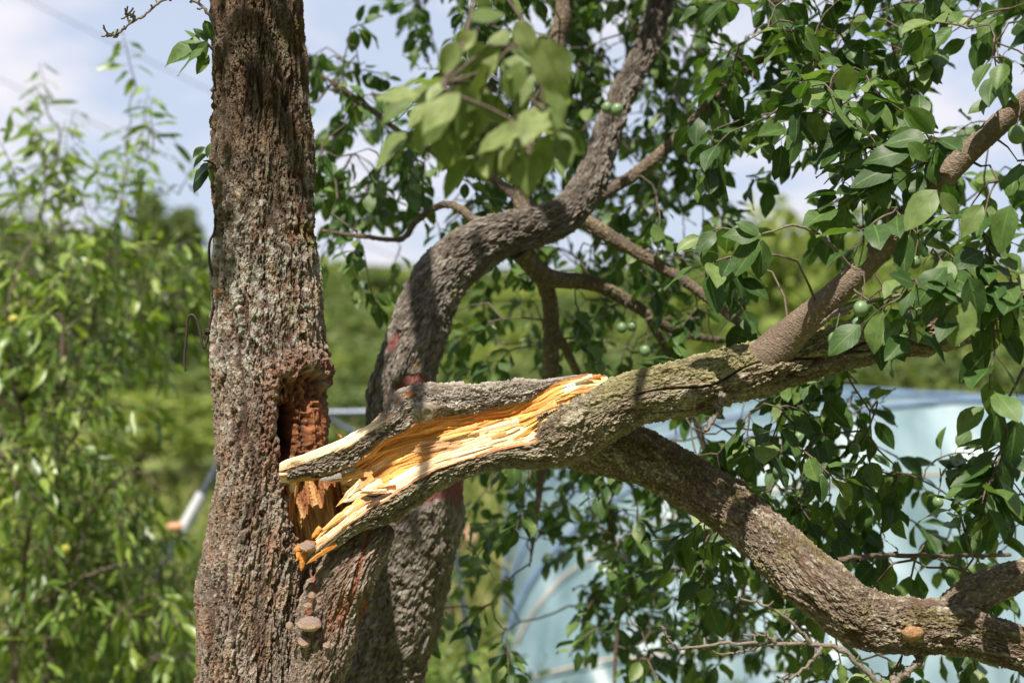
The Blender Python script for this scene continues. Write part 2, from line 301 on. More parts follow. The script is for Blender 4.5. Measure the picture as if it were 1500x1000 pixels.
def unit(v): return v / (np.linalg.norm(v) + 1e-9)
class Foliage:
    """collects leaves (as local frames) and twigs of one plant, then emits them"""
    def __init__(s, variants, faces, mat, twigmat=M_TWIG):
        s.L = []; s.T = []; s.var = variants; s.faces = faces; s.mat = mat; s.tm = twigmat
    def leaf(s, base, axis, normal, length, v=None):
        axis = unit(axis); x = unit(np.cross(axis, normal)); z = np.cross(x, axis)
        s.L.append((base, x * length, axis * length, z * length, int(rng.integers(len(s.var))) if v is None else v, rng.random()))
    def twig(s, pts, r0, r1): s.T.append((np.asarray(pts, float), r0, r1))
    def shoot(s, base, d, length, n, size, droop=0.5, r0=0.0022, hang=0.6, spread=1.0, face=None):
        d = unit(d); pts = [np.array(base, float)]; m = 6
        for k in range(m):
            d = unit(d + np.array([0, 0, -droop / m]) + rng.normal(0, 0.10, 3)); pts.append(pts[-1] + d * length / m)
        s.twig(pts, r0, 0.0009)
        pts = np.array(pts)
        for k in range(n):
            f = 0.12 + 0.88 * (k + rng.random() * 0.6) / n; q = min(f, 1) * m; i = min(int(q), m - 1); p = pts[i] + (pts[i + 1] - pts[i]) * (q - i)
            td = unit(pts[i + 1] - pts[i]); ang = k * 2.4 + rng.normal(0, 0.5)
            e1 = unit(np.cross(td, [0.13, 0.21, 1.0])); e2 = np.cross(td, e1)
            side = math.cos(ang) * e1 + math.sin(ang) * e2
            ax = unit(td * 0.55 + side * 0.8 * spread + np.array([0, 0, -hang]) * rng.uniform(0.4, 1.3) + rng.normal(0, 0.15, 3))
            pet = unit(side + 0.6 * td - np.array([0, 0, 0.25])) * size * rng.uniform(0.12, 0.25)
            s.T.append((np.array([p, p + pet * 0.5 + np.array([0, 0, 0.002]), p + pet]), 0.0008, 0.0006))
            nrm = np.array([0, 0, 1.0]) * 0.9 + side * 0.5 + rng.normal(0, 0.42, 3) + (np.zeros(3) if face is None else np.asarray(face))
            s.leaf(p + pet, ax, nrm, size * rng.uniform(0.62, 1.12))
    def px_leaf(s, bx, by, tx, ty, d0, d1=None, roll=0.0):
        a = P(bx, by, d0); b = P(tx, ty, d1 or d0); ax = b - a; ln = np.linalg.norm(ax); ax /= ln
        nrm = 0.7 * (unit(CAM - a) * math.cos(roll) + np.cross(ax, unit(CAM - a)) * math.sin(roll)) + np.array(TOSUN)
        s.leaf(a, ax, nrm, min(ln, 0.082))
    def frames(s):
        o = np.array([l[0] for l in s.L]); X = np.array([l[1] for l in s.L]); Y = np.array([l[2] for l in s.L]); Z = np.array([l[3] for l in s.L])
        return o, X, Y, Z, np.array([l[4] for l in s.L]), np.array([l[5] for l in s.L])
    def emit(s, root, nobj=300, piece='leaf', mass='leaves', twigs='twigs'):
        o, X, Y, Z, vi, rn = s.frames()
        px, py, d = proj(o + Y * 0.5)
        facing = np.abs((unit3(Z) * unit3(CAM - o)).sum(1)) * 0.7 + 0.3
        score = np.where((px > 5) & (px < 1495) & (py > 5) & (py < 995), (np.linalg.norm(Y, axis=1) / d) ** 2 * facing, 0)
        order = np.argsort(-score); pick = [i for i in order[:nobj] if score[i] > 0]; rest = np.array(sorted(set(range(len(o))) - set(pick)), int)
        vm = []
        for k, (co, ac, al) in enumerate(s.var):
            me = mesh_np(piece, co, s.faces, attrs={'across': ac, 'along': al}); me.materials.append(s.mat); vm.append(me)
        for i in pick:
            ob = add_obj(piece, vm[vi[i]], root)
            ob.matrix_local = Matrix([[X[i][r], Y[i][r], Z[i][r], o[i][r]] for r in range(3)] + [[0, 0, 0, 1]])
        if len(rest):
            cos = []; acs = []; als = []; rs = []; fs = []; off = 0
            for k, (co, ac, al) in enumerate(s.var):
                ii = rest[vi[rest] == k]
                if not len(ii): continue
                wv = o[ii][:, None] + co[None, :, 0:1] * X[ii][:, None] + co[None, :, 1:2] * Y[ii][:, None] + co[None, :, 2:3] * Z[ii][:, None]
                nv = len(co); cos.append(wv.reshape(-1, 3)); acs.append(np.tile(ac, len(ii))); als.append(np.tile(al, len(ii))); rs.append(np.repeat(rn[ii], nv))
                fs.append((s.faces[None] + (np.arange(len(ii)) * nv)[:, None, None] + off).reshape(-1, s.faces.shape[1])); off += nv * len(ii)
            me = mesh_np(mass, np.concatenate(cos), np.concatenate(fs), attrs={'across': np.concatenate(acs), 'along': np.concatenate(als), 'rnd': np.concatenate(rs)})
            tag(add_obj(mass, me, root, s.mat), kind='stuff')
        if s.T:
            tag(add_obj(twigs, tubes_mesh(twigs, s.T, 4), root, s.tm), kind='stuff')
def unit3(a): return a / (np.linalg.norm(a, axis=1)[:, None] + 1e-9)
def tube_pts(pts, r0, r1, ns, rough=0.0):
    pts = np.asarray(pts, float); n = len(pts); t = np.gradient(pts, axis=0); t = unit3(t)
    ref = np.array([0.31, 0.17, 0.94]); a = unit3(np.cross(t, ref)); b = np.cross(t, a)
    ang = np.arange(ns) / ns * 2 * np.pi; rr = np.linspace(r0, r1, n) if np.isscalar(r0) else np.asarray(r0)
    if rough: rr = rr * (1 + rough * rng.normal(0, 1, n))
    return pts[:, None] + rr[:, None, None] * (np.cos(ang)[None, :, None] * a[:, None] + np.sin(ang)[None, :, None] * b[:, None])
def tubes_mesh(name, items, ns):
    cs = []; fs = []; off = 0
    for pts, r0, r1 in items:
        n_ = 3 if r0 < 0.001 else ns; g = tube_pts(pts, r0, r1, n_); fs.append(grid_faces(len(pts), n_, True) + off); cs.append(g.reshape(-1, 3)); off += g.shape[0] * n_
    return mesh_np(name, np.concatenate(cs), np.concatenate(fs))
def smooth_px(ctl, n=24, jit=0.0):
    """pixel polyline (px, py, depth) -> smooth world polyline"""
    pts = np.array([P(*c) for c in ctl]); q = catmull(pts, np.linspace(0, len(ctl) - 1, n))
    if jit: q[1:-1] += rng.normal(0, jit, (n - 2, 3))
    return q
class Skeleton:
    def __init__(s, fol): s.n = np.zeros((0, 3)); s.fol = fol
    def add(s, pts): s.n = np.concatenate([s.n, np.asarray(pts)])
    def grow(s, targets, rbase=0.0025):
        """joins every target to the nearest wood by a wavy twig; the twig becomes wood for the next one"""
        rem = np.array(targets); tips = []
        best = np.min(np.linalg.norm(rem[:, None] - s.n[None], axis=2), 1) if len(s.n) else None
        for i in np.argsort(best):
            p = rem[i]; dd = np.linalg.norm(s.n - p, axis=1); q = s.n[np.argmin(dd)]; ln = dd.min()
            m = max(3, int(ln / 0.05)); f = np.linspace(0, 1, m + 1)[:, None]
            path = q + (p - q) * f + np.sin(f * np.pi) * (np.array([0, 0, 0.05]) * ln + rng.normal(0, 0.08, 3) * ln)
            path[1:-1] += rng.normal(0, 0.006, (m - 1, 3))
            s.fol.twig(path, rbase * (0.7 + 1.6 * ln), 0.0014); s.add(path[1:]); tips.append((i, unit(path[-1] - path[-2])))
        return tips

# ================================================================== GROUND, HILL
def gz(x, y):
    """height of the land: a flat garden, a wooded rise behind it"""
    return 7.5 * ss(38, 150, y + 0.12 * x) + 0.06 * pn(x * 0.25, y * 0.25, seed=3) * ss(3, 9, y)
gx = np.concatenate([np.linspace(-900, -60, 24), np.linspace(-55, 55, 90), np.linspace(60, 900, 24)]); gy = np.concatenate([np.linspace(-60, 4, 14), np.linspace(4.5, 40, 120), np.linspace(41, 200, 50), np.linspace(220, 1800, 20)])
GX, GY = np.meshgrid(gx, gy); GZ = gz(GX, GY)
m, t, b, o = new_mat('meadow'); l = t.links.new
g_ = node(t, 'ShaderNodeNewGeometry'); a_ = node(t, 'ShaderNodeTexNoise', Scale=0.35, Detail=5.0, Roughness=0.6); b_ = node(t, 'ShaderNodeTexNoise', Scale=14.0, Detail=4.0)
l(g_.outputs['Position'], a_.inputs['Vector']); l(g_.outputs['Position'], b_.inputs['Vector'])
r_ = node(t, 'ShaderNodeValToRGB'); e = r_.color_ramp.elements; e[0].position = 0.36; e[0].color = (0.10, 0.135, 0.036, 1); e[1].position = 0.66; e[1].color = (0.25, 0.235, 0.095, 1); e.new(0.5).color = (0.16, 0.19, 0.055, 1)
av = node(t, 'ShaderNodeMix', data_type='FLOAT'); av.inputs[0].default_value = 0.4; l(a_.outputs['Fac'], av.inputs[2]); l(b_.outputs['Fac'], av.inputs[3]); l(av.outputs[0], r_.inputs['Fac'])
l(r_.outputs['Color'], b.inputs['Base Color']); b.inputs['Roughness'].default_value = 0.95; b.inputs['Specular IOR Level'].default_value = 0.1
M_MEADOW = m
tag(add_obj('ground', mesh_np('ground', np.stack([GX, GY, GZ], -1), grid_faces(len(gy), len(gx), False)), None, M_MEADOW), kind='structure')
# grass blades on the near meadow
M_GRASS = mat_leaf('grass_blade', [(0.0, (0.09, 0.13, 0.03)), (0.6, (0.17, 0.21, 0.055)), (1.0, (0.33, 0.30, 0.12))], (1.3, 1.3, 0.6), 0.55, 0.3, 0.3, vein=False)
N = 34000
yy = 5.5 + 14 * rng.random(N) ** 1.5; xx = (rng.random(N) - 0.5) * (yy * 0.95 + 1.5); hh = rng.uniform(0.06, 0.24, N) * (0.6 + 0.8 * ss(-0.3, 0.5, pn(xx * 0.8, yy * 0.8, seed=9))); an = rng.random(N) * 6.283
ln = rng.uniform(0.2, 0.9, N) * hh; wd = 0.006 + 0.001 * yy
bx_, by_ = np.cos(an), np.sin(an); la = rng.random(N) * 6.283; zz = gz(xx, yy) - 0.01
co = np.stack([np.stack([xx - bx_ * wd, yy - by_ * wd, zz], -1), np.stack([xx + bx_ * wd, yy + by_ * wd, zz], -1),
               np.stack([xx + bx_ * wd * .6 + np.cos(la) * ln * .35, yy + by_ * wd * .6 + np.sin(la) * ln * .35, zz + hh * .65], -1), np.stack([xx + np.cos(la) * ln, yy + np.sin(la) * ln, zz + hh], -1)], 1)
tag(add_obj('grass', mesh_np('grass', co, np.arange(N * 4).reshape(-1, 4), attrs={'rnd': np.repeat(rng.random(N), 4)}), None, M_GRASS), 'rough green and straw coloured meadow grass', 'grass', kind='stuff')

# ================================================================== FAR TREES
def crown_mesh(name, kind, n_cl, n_f, fs, seed):
    """leaf-clump faces through a crown about 1 high and 1 wide, base at 0"""
    r = np.random.default_rng(seed); pts = []
    for k in range(n_cl):
        if kind == 'round':
            u = r.normal(0, 1, 3); u /= np.linalg.norm(u); c = u * r.uniform(0.55, 1.0) * [0.42, 0.42, 0.38] + [0, 0, 0.58]; rad = r.uniform(0.10, 0.19)
        else:
            z = r.uniform(0.1, 0.98); rr = (1.02 - z) ** 0.7 * 0.34; a = r.uniform(0, 6.28); c = np.array([math.cos(a) * rr * r.uniform(.5, 1), math.sin(a) * rr * r.uniform(.5, 1), z]); rad = 0.05 + 0.11 * (1 - z)
        q = r.normal(0, 1, (n_f, 3)); q /= np.linalg.norm(q, axis=1)[:, None]; pts.append(c + q * rad * r.uniform(0.5, 1.05, (n_f, 1)) * [1, 1, 0.8])
    p = np.concatenate(pts); n = len(p); a = unit3(r.normal(0, 1, (n, 3))); b = unit3(np.cross(a, r.normal(0, 1, (n, 3)))); s = fs * r.uniform(0.6, 1.3, (n, 1))
    co = np.stack([p - a * s, p - b * s * .6, p + a * s, p + b * s * .6], 1)
    return mesh_np(name, co, np.arange(n * 4).reshape(-1, 4), attrs={'rnd': np.repeat(np.repeat(r.random(n_cl), n_f) * 0.6 + r.random(n) * 0.38, 4)})
def trunk_mesh(seed):
    r = np.random.default_rng(seed); it = [([[0, 0, -0.03], [0.01, 0, 0.2], [0, 0.01, 0.45], [0.01, 0, 0.75]], 0.028, 0.008)]
    for k in range(5):
        a = r.uniform(0, 6.28); z = r.uniform(0.25, 0.5); it.append(([[0, 0, z], [math.cos(a) * .12, math.sin(a) * .12, z + .1], [math.cos(a) * .27, math.sin(a) * .27, z + .2]], 0.012, 0.004))
    return tubes_mesh('trunk', it, 7)
CR = {('round', k): crown_mesh('crown', 'round', 46, 60, 0.030, 40 + k) for k in range(4)}
CR.update({('spire', k): crown_mesh('crown', 'spire', 80, 60, 0.028, 60 + k) for k in range(2)})
for k in list(CR): CR[k].materials.append(M_FAR)
CRB = {k: v.copy() for k, v in CR.items() if k[0] == 'round'}
for v in CRB.values(): v.materials.clear(); v.materials.append(M_FARL)
TRK = [trunk_mesh(80 + k) for k in range(3)]
for m_ in TRK: m_.materials.append(M_TWIG)
def far_tree(px, top, Y, wide, kind, v, label, group=None, bright=False, name='tree', cat='tree'):
    x = (px - 750) / FPX * Y; z0 = float(gz(np.array(x), np.array(Y)))
    ztop = CAM[2] + (540 - top) / FPX * Y; h = max(ztop - z0, 0.8)
    r = thing(name, label, cat, group); r.location = (x, Y, z0); r.rotation_euler.z = random.uniform(0, 6.28); r.scale = (wide, wide, h)
    add_obj('crown', (CRB if bright else CR)[(kind, v % (4 if kind == 'round' else 2))], r); add_obj('trunk', TRK[v % 3], r)
    return r
G1 = 'trees on the wooded hillside'
LW = 'rounded leafy tree far off on the wooded hillside'
v = 0
ROWN = ['on the skyline ridge', 'high on the slope', 'halfway up the slope', 'low on the slope', 'at the foot of the slope']
for row, (Y, t0, dt, step, wd) in enumerate(((150, 384, 16, 46, 10.0), (134, 396, 18, 48, 9.5), (118, 410, 20, 52, 9.0), (102, 424, 22, 56, 8.5), (88, 440, 24, 60, 7.5), (74, 456, 24, 66, 7.0), (62, 474, 24, 74, 6.2), (52, 492, 24, 84, 5.5), (43, 508, 20, 95, 5.0))):
    for px in np.arange(-420, 1900, step * 1.2):
        br = random.random() < 0.42
        far_tree(px + random.uniform(-18, 18), t0 + random.uniform(-dt, dt) + (10 if 560 < px < 1000 else 0), Y * random.uniform(.93, 1.07), wd * random.uniform(1.0, 1.45), 'round', v, 'rounded %s tree %s of the wooded hillside' % ('light green' if br else 'dark green', ROWN[min(row // 2, 4)]), G1, bright=br); v += 1
for px, top, Y, wd, lb in ((218, 285, 46, 5.6, 'tallest narrow dark tree pointing above the far treeline'), (268, 302, 48, 5.2, 'narrow dark tree between the tallest pointed one and the split trunk'), (152, 335, 52, 5.6, 'shortest pointed dark tree, behind the young fruit tree')):
    far_tree(px, top, Y, wd, 'spire', v, lb, 'narrow trees in the treeline'); v += 1
for px, top, Y, wd, lb in ((20, 276, 42, 5.0, 'tallest broad dark tree behind the young fruit tree'), (-70, 290, 40, 5.5, 'broadest dark tree past the young fruit tree, away from the trunk'), (95, 330, 50, 4.6, 'lower broad dark tree between the tallest broad one and the pointed trees'), (305, 375, 55, 7.0, 'low broad dark tree half hidden by the split trunk'), (190, 360, 44, 6.5, 'low broad dark tree in front of the pointed trees')):
    far_tree(px, top, Y, wd, 'round', v, lb, 'broad trees in the treeline'); v += 1
far_tree(1175, 282, 30, 5.2, 'round', 1, 'bright green rounded tree rising above the hillside under the sky gap', bright=True)
far_tree(1085, 318, 33, 3.6, 'round', 2, 'smaller bright green tree beside the tallest rounded one', bright=True)
far_tree(1330, 330, 36, 5.5, 'round', 3, 'broad green tree behind the smooth upright limb', bright=True)
for px, top, Y, wd, br in ((520, 560, 20, 2.2, False), (205, 560, 18, 2.8, True), (275, 590, 22, 2.6, True), (700, 560, 22, 3.0, True), (880, 560, 24, 3.4, True), (1040, 540, 26, 4.0, True), (560, 520, 30, 3.6, False), (1280, 505, 19, 3.2, False), (1420, 500, 20, 3.4, False), (1540, 500, 19, 3.0, False), (390, 560, 24, 3.0, False)):
    far_tree(px, top, Y, wd, 'round', v, 'low rounded %s bush on the meadow in front of the hillside' % ('light green' if br else 'dark green'), 'bushes on the meadow', br, 'bush', 'bush'); v += 1

for k, (x, y, h) in enumerate(((-6.5, -3.5, 5.5), (-3.2, -6.0, 5.8), (0.4, -5.2, 5.2), (3.6, -6.2, 5.6), (6.4, -3.4, 5.4), (8.0, 0.5, 5.2), (-8.5, 0.8, 5.2))):  # unseen trees added behind and beside the camera to cut open-sky fill
    r = thing('added_shade_tree', 'round leafy tree, out of view, added around the camera to cut sky light', 'tree', 'unseen trees added around the camera'); r.location = (x, y, 0); r.scale = (5.2, 5.2, h * 1.5); r.rotation_euler.z = k * 1.3
    add_obj('crown', CR[('round', k % 4)], r); add_obj('trunk', TRK[k % 3], r)

# ================================================================== OVERHEAD CABLES
M_CABLE = mat_plain('cable_sheath', (0.06, 0.06, 0.065), 0.6, 20, 0.2, 0.0)
for (a, b_), lb in ((((40, 0), (330, 145)), 'upper thin overhead cable slanting across the pale sky'), (((0, 118), (330, 268)), 'lower thin overhead cable slanting across the pale sky')):
    f = np.linspace(-4, 6, 40); q = np.array([P(a[0] + (b_[0] - a[0]) * k, a[1] + (b_[1] - a[1]) * k, 16.0 + 1.2 * k) for k in f]); q[:, 2] += 0.02 * (f - 0.5) ** 2
    tag(add_obj('overhead_cable', mesh_np('overhead_cable', tube_pts(q, 0.0055, 0.0055, 8), grid_faces(40, 8, True)), None, M_CABLE), lb, 'cable', 'overhead cables')

# ================================================================== POLYTUNNEL
pt = thing('polytunnel', 'pale blue film covered polytunnel with pipe hoops and cords behind the branches', 'polytunnel')
m, t, b, o = new_mat('greenhouse_film'); l = t.links.new
g_ = node(t, 'ShaderNodeNewGeometry'); a_ = node(t, 'ShaderNodeTexNoise', Scale=2.6, Detail=4.0); mp_ = node(t, 'ShaderNodeMapping'); mp_.inputs['Scale'].default_value = (2.5, 1, 0.35); l(g_.outputs['Position'], mp_.inputs['Vector']); l(mp_.outputs['Vector'], a_.inputs['Vector'])
r_ = node(t, 'ShaderNodeValToRGB'); e = r_.color_ramp.elements; e[0].position = 0.35; e[0].color = (0.14, 0.23, 0.27, 1); e[1].position = 0.7; e[1].color = (0.31, 0.43, 0.50, 1); l(a_.outputs['Fac'], r_.inputs['Fac'])
l(r_.outputs['Color'], b.inputs['Base Color']); b.inputs['Roughness'].default_value = 0.38; b.inputs['Specular IOR Level'].default_value = 0.5
tr = node(t, 'ShaderNodeBsdfTranslucent', Color=(0.42, 0.56, 0.62, 1)); ms = node(t, 'ShaderNodeMixShader', Fac=0.35); l(b.outputs['BSDF'], ms.inputs[1]); l(tr.outputs['BSDF'], ms.inputs[2])
tp = node(t, 'ShaderNodeBsdfTransparent', Color=(0.86, 0.95, 0.96, 1)); ms2 = node(t, 'ShaderNodeMixShader', Fac=0.14); l(ms.outputs['Shader'], ms2.inputs[1]); l(tp.outputs['BSDF'], ms2.inputs[2]); l(ms2.outputs['Shader'], o.inputs['Surface'])
M_FILM = m
TA, TH, TY0, TY1, TXC = 2.45, 1.43, 7.0, 15.0, 2.42
def arch(f, y, k=1.0):
    a = np.pi * f; return np.stack([TXC - TA * k * np.cos(a), np.broadcast_to(y, f.shape), TH * k * np.sin(a) ** 0.9], -1)
ff, ys = np.meshgrid(np.linspace(0, 1, 90), np.linspace(TY0, TY1, 60))
cov = arch(ff, ys); sag = 0.05 * np.abs(np.sin((ys - TY0) / 1.6 * np.pi)) ** 0.7; cov[..., 2] *= 1 - sag * 0.6; cov[..., 0] = TXC + (cov[..., 0] - TXC) * (1 - sag * 0.4)
cov += 0.012 * fbm(ff * 40, ys * 1.5, seed=4)[..., None]
add_obj('film_cover', mesh_np('film_cover', cov, grid_faces(60, 90, False)), pt, M_FILM)
# the end sheet: pulled out at the foot, leaning back to the first hoop
hh_, ff = np.meshgrid(np.linspace(0, 1, 50), np.linspace(0.0, 1, 100), indexing='ij')
top = arch(ff, TY0); end = top.copy(); end[..., 2] = top[..., 2] * hh_; end[..., 1] = TY0 - 0.02 - 0.9 * (1 - hh_) * np.sin(np.pi * ff) ** 0.6
end[..., 1] += 0.035 * fbm(ff * 26 + hh_ * 2, hh_ * 2.2, seed=14) + 0.05 * np.sin(hh_ * 9 + ff * 7) * np.sin(np.pi * ff) * hh_ * (1 - hh_) * 4
add_obj('end_sheet', mesh_np('end_sheet', end, grid_faces(50, 100, False)), pt, M_FILM)
M_PIPE = mat_plain('blue_grey_pipe', (0.10, 0.16, 0.25), 0.45, 12, 0.2, 0.0, 0.5)
M_ROPE = mat_plain('tan_cord', (0.45, 0.34, 0.24), 0.9, 300, 0.3, 0.4)
for k, y in enumerate(np.arange(TY0, TY1 + 0.1, 1.6)):
    q = arch(np.linspace(0, 1, 48), y, 1.012); q[[0, -1], 2] = -0.05
    add_obj('hoop', mesh_np('hoop', tube_pts(q, 0.017, 0.017, 8), grid_faces(48, 8, True)), pt, M_PIPE)
for x in (1.38, 2.9):
    zt = TH * math.sqrt(max(0, 1 - ((x - TXC) / TA) ** 2)); q = np.array([[x, TY0 - 0.9, -0.05], [x, TY0 - 0.62, zt * .34], [x, TY0 - 0.3, zt * .67], [x, TY0, zt]])
    add_obj('post', mesh_np('post', tube_pts(q, 0.02, 0.02, 8), grid_faces(4, 8, True)), pt, M_PIPE)
for hz in (0.30, 0.80):
    i = int(hz * 49); q = end[i][4:-4].copy(); q[:, 1] -= 0.018; q[:, 2] += 0.03 * np.sin(np.linspace(0, 9, len(q)))
    add_obj('cord', mesh_np('cord', tube_pts(q, 0.0055, 0.0055, 6), grid_faces(len(q), 6, True)), pt, M_ROPE)

# ================================================================== FRAME, STONES, STAKE
M_STEEL = mat_plain('dull_steel', (0.09, 0.11, 0.14), 0.4, 15, 0.2, 0.0, 0.5, 0.3)
M_WHITE = mat_plain('white_wrap', (0.5, 0.52, 0.55), 0.6, 40, 0.1, 0.2)
M_TAN = mat_plain('tan_plastic', (0.50, 0.26, 0.15), 0.6, 40, 0.15, 0.1)
def tube_obj(name, pts, r, parent, mat, ns=10, r1=None):
    pts = np.asarray(pts); return add_obj(name, mesh_np(name, tube_pts(pts, r, r if r1 is None else r1, ns), grid_faces(len(pts), ns, True)), parent, mat)
fr = thing('metal_pole_frame', 'slanting grey steel pole frame with white wrap and tan knob behind the trunk', 'pole frame')
FD = 6.4
def lp(a, b, n=4): return np.array([P(*(np.array(a) + (np.array(b) - np.array(a)) * k)) for k in np.linspace(0, 1, n)])
gl = P(205, 890, FD); dirn = gl - P(357, 612, FD); foot = gl + dirn * (gl[2] / -dirn[2])
tube_obj('leg', np.array([P(357, 612, FD), P(281, 751, FD), gl, foot]), 0.016, fr, M_STEEL)
tube_obj('crossbar', lp((352, 607, FD), (640, 602, FD)), 0.017, fr, M_STEEL)
tube_obj('brace', lp((470, 606, FD), (565, 660, FD)), 0.014, fr, M_STEEL)
e0 = P(636, 603, FD); tube_obj('leg', np.array([e0, e0 + [0.1, .1, -.7], e0 + [0.2, .2, -e0[2]]]), 0.016, fr, M_STEEL)
tube_obj('wrap', lp((297, 722, FD - .005), (266, 779, FD - .005), 5), 0.026, fr, M_WHITE)
tube_obj('wrap', lp((220, 862, FD - .005), (207, 886, FD - .005), 5), 0.024, fr, M_WHITE)
def blob(name, c, r, parent, mat, amp=0.12, sq=(1, 1, 1), nu=18, nv=12, seed=0, rot=None):
    u, v_ = np.meshgrid(np.linspace(0, 2 * np.pi, nu, endpoint=False), np.linspace(0.02, np.pi - 0.02, nv)); d = np.stack([np.sin(v_) * np.cos(u), np.sin(v_) * np.sin(u), np.cos(v_)], -1)
    rr = r * (1 + amp * fbm(u / (2 * np.pi) * 5, v_ * 2.2, 5, seed, 2)); p = d * rr[..., None] * np.array(sq)
    if rot is not None: p = p @ np.array(rot)
    return add_obj(name, mesh_np(name, p + np.asarray(c), grid_faces(nv, nu, True)), parent, mat)
blob('knob', P(257, 771, FD - .02), 0.032, fr, M_TAN, 0.05, (1.2, 1, .8))
M_STONE = mat_plain('reddish_stone', (0.30, 0.17, 0.12), 0.9, 25, 0.35, 0.5)
for px, py, d, r in ((668, 838, 12.4, .17), (688, 832, 12.7, .14), (652, 828, 12.9, .13), (676, 818, 12.9, .12)):
    g0 = P(px, py, d); g0[2] = max(g0[2], 0.05) if py < 830 else 0.08
    tag(blob('stone', g0, r, None, M_STONE, 0.25, (1.1, 1, .8), seed=int(px)), 'reddish stone in a low heap on the meadow beside the leaning stem', 'stone', 'reddish stones in a heap')
st = P(660, 940, 8.0); q = np.array([[st[0], st[1], -0.05], [st[0] - .01, st[1], .3], [st[0] - .03, st[1], .62]]); tag(tube_obj('garden_stake', q, 0.014, None, M_TWIG, 8, 0.01), 'thin dark wooden stake standing in the grass beside the leaning stem', 'stake')

# ================================================================== BROKEN PLUM TREE: trunk
TREE = thing('plum_tree', 'grey barked plum tree with split trunk and torn broken branch', 'tree')
tc_ = [(-900, 332, 428), (-400, 318, 436), (0, 310, 441), (100, 312, 450), (200, 311, 456), (300, 313, 463), (400, 311, 470), (500, 310, 478), (560, 312, 486), (650, 316, 484), (700, 315, 480), (750, 310, 474), (800, 301, 470), (850, 294, 466), (900, 290, 462), (1000, 289, 456), (1200, 285, 462), (1500, 272, 480), (1780, 240, 520), (1900, 215, 545)]
yc = np.array([c[0] for c in tc_], float)
yr = np.concatenate([np.linspace(-900, -30, 60, endpoint=False), np.linspace(-30, 1030, 780), np.linspace(1033, 1900, 90)])
T = Tube([((c[1] + c[2]) / 2, c[0], 2.5, (c[2] - c[1]) / 2) for c in tc_], 0, 290, RGT, ts=np.interp(yr, yc, np.arange(len(yc))))
B = bark(T, 0.0150, 0.125, 1, 1.25, 0.42, 1.1, 0.34)
lump = 0.006 * fbm((T.PH / 6.2832 % 1) * 4, T.V * 5, 4, 21, 3)
p0 = T.pos(); qx, qy, _ = proj(p0.reshape(-1, 3)); qx = qx.reshape(p0.shape[:2]); qy = qy.reshape(p0.shape[:2]); frontm = np.cos(T.PH) > -0.25
CAV = [(399, 585), (408, 556), (430, 540), (460, 534), (480, 548), (500, 590), (520, 700), (512, 770), (470, 808), (438, 812), (425, 765), (413, 705), (401, 655)]
sdv = polysd(qx, qy, CAV) + 9 * pn(qx / 13, qy / 17, seed=31) + 5 * pn(qx / 5, qy / 8, seed=32); sdv = np.where(frontm, sdv, -99)
cav = ss(0, 9 + 9 * (1 - ss(600, 680, qy)), sdv); lip = ss(-26 - 16 * (1 - ss(540, 600, qy)), -4, sdv) * (1 - ss(-4, 6, sdv))
low = ss(655, 700, qy)
hole = ss(-4, 7, polysd(qx, qy, [(407, 618), (418, 592), (432, 590), (444, 615), (440, 690), (414, 690)]) + 3 * pn(qx / 6, qy / 9, seed=33)) * frontm
slit = ss(-2, 3, polysd(qx, qy, [(436, 690), (443, 690), (435, 800), (425, 800)]) + 1.5 * pn(qx / 5, qy / 14, seed=34)) * frontm
fib = fbm(qx / 5.5 + 0.4 * pn(qx / 30, qy / 60, seed=36), qy / 75, seed=35, o=3); crumb = fbm(qx / 7, qy / 8, seed=37, o=4)
shelf = ss(452, 462, qx + 4 * pn(qx / 6, qy / 10, seed=38)) * ss(580, 596, qy + 10 * pn(qx / 8, qy / 8, seed=39)) * (1 - ss(655, 700, qy))
dep = cav * (0.026 + 0.022 * low - 0.016 * shelf + 0.07 * hole * (1 - low) + 0.05 * slit * low) + cav * ((-0.0035 * fib - 0.0045 * crumb * (1 - low) * (1 - 0.5 * shelf)))
disp = 0.0135 * (B[0] - 0.5) * (1 - cav) + lump - dep + 0.008 * lip * (0.6 + 0.5 * crumb)
pos = T.pos(disp=disp)
base = bark_col(T, B, (0.235, 0.185, 0.152), (0.060, 0.032, 0.022), 0.06, (0.40, 0.385, 0.35), 5, warm=(1.1, 0.94, 0.82))
rc = ss(0.09, 0.0, np.abs(pn(qx / 26 + 0.3 * pn(qx / 12, qy / 40, seed=47), qy / 170, seed=46))) * ss(-0.1, 0.3, pn(qx / 60, qy / 120, seed=48)) * frontm
base = mixc(base, np.broadcast_to(C3(0.20, 0.07, 0.035), base.shape), 0.7 * rc); disp = disp - 0.005 * rc * (1 - cav); pos = T.pos(disp=disp)
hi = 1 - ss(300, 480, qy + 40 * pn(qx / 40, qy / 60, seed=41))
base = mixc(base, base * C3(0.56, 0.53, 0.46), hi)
lich = ss(0.05, 0.4, fbm(qx / 14, qy / 11, seed=42, o=4) + 0.25 * np.exp(-((qx - 345) / 60) ** 2 - ((qy - 420) / 130) ** 2) * 2 - 0.1) * (1 - B[2]) * ss(200, 330, qy) * (1 - ss(520, 640, qy))
base = mixc(base, np.broadcast_to(C3(0.44, 0.44, 0.39), base.shape), 0.6 * lich)
moss = ss(0.1, 0.5, fbm(qx / 40, qy / 90, seed=43)) * ss(380, 440, qx) * (1 - ss(430, 520, qy)); base = mixc(base, base * C3(0.85, 0.95, 0.55), moss)
rot = mixc(C3(0.045, 0.018, 0.011), C3(0.27, 0.105, 0.045), np.clip(0.28 + 0.4 * crumb + 0.45 * fib + 0.45 * shelf, 0, 1))
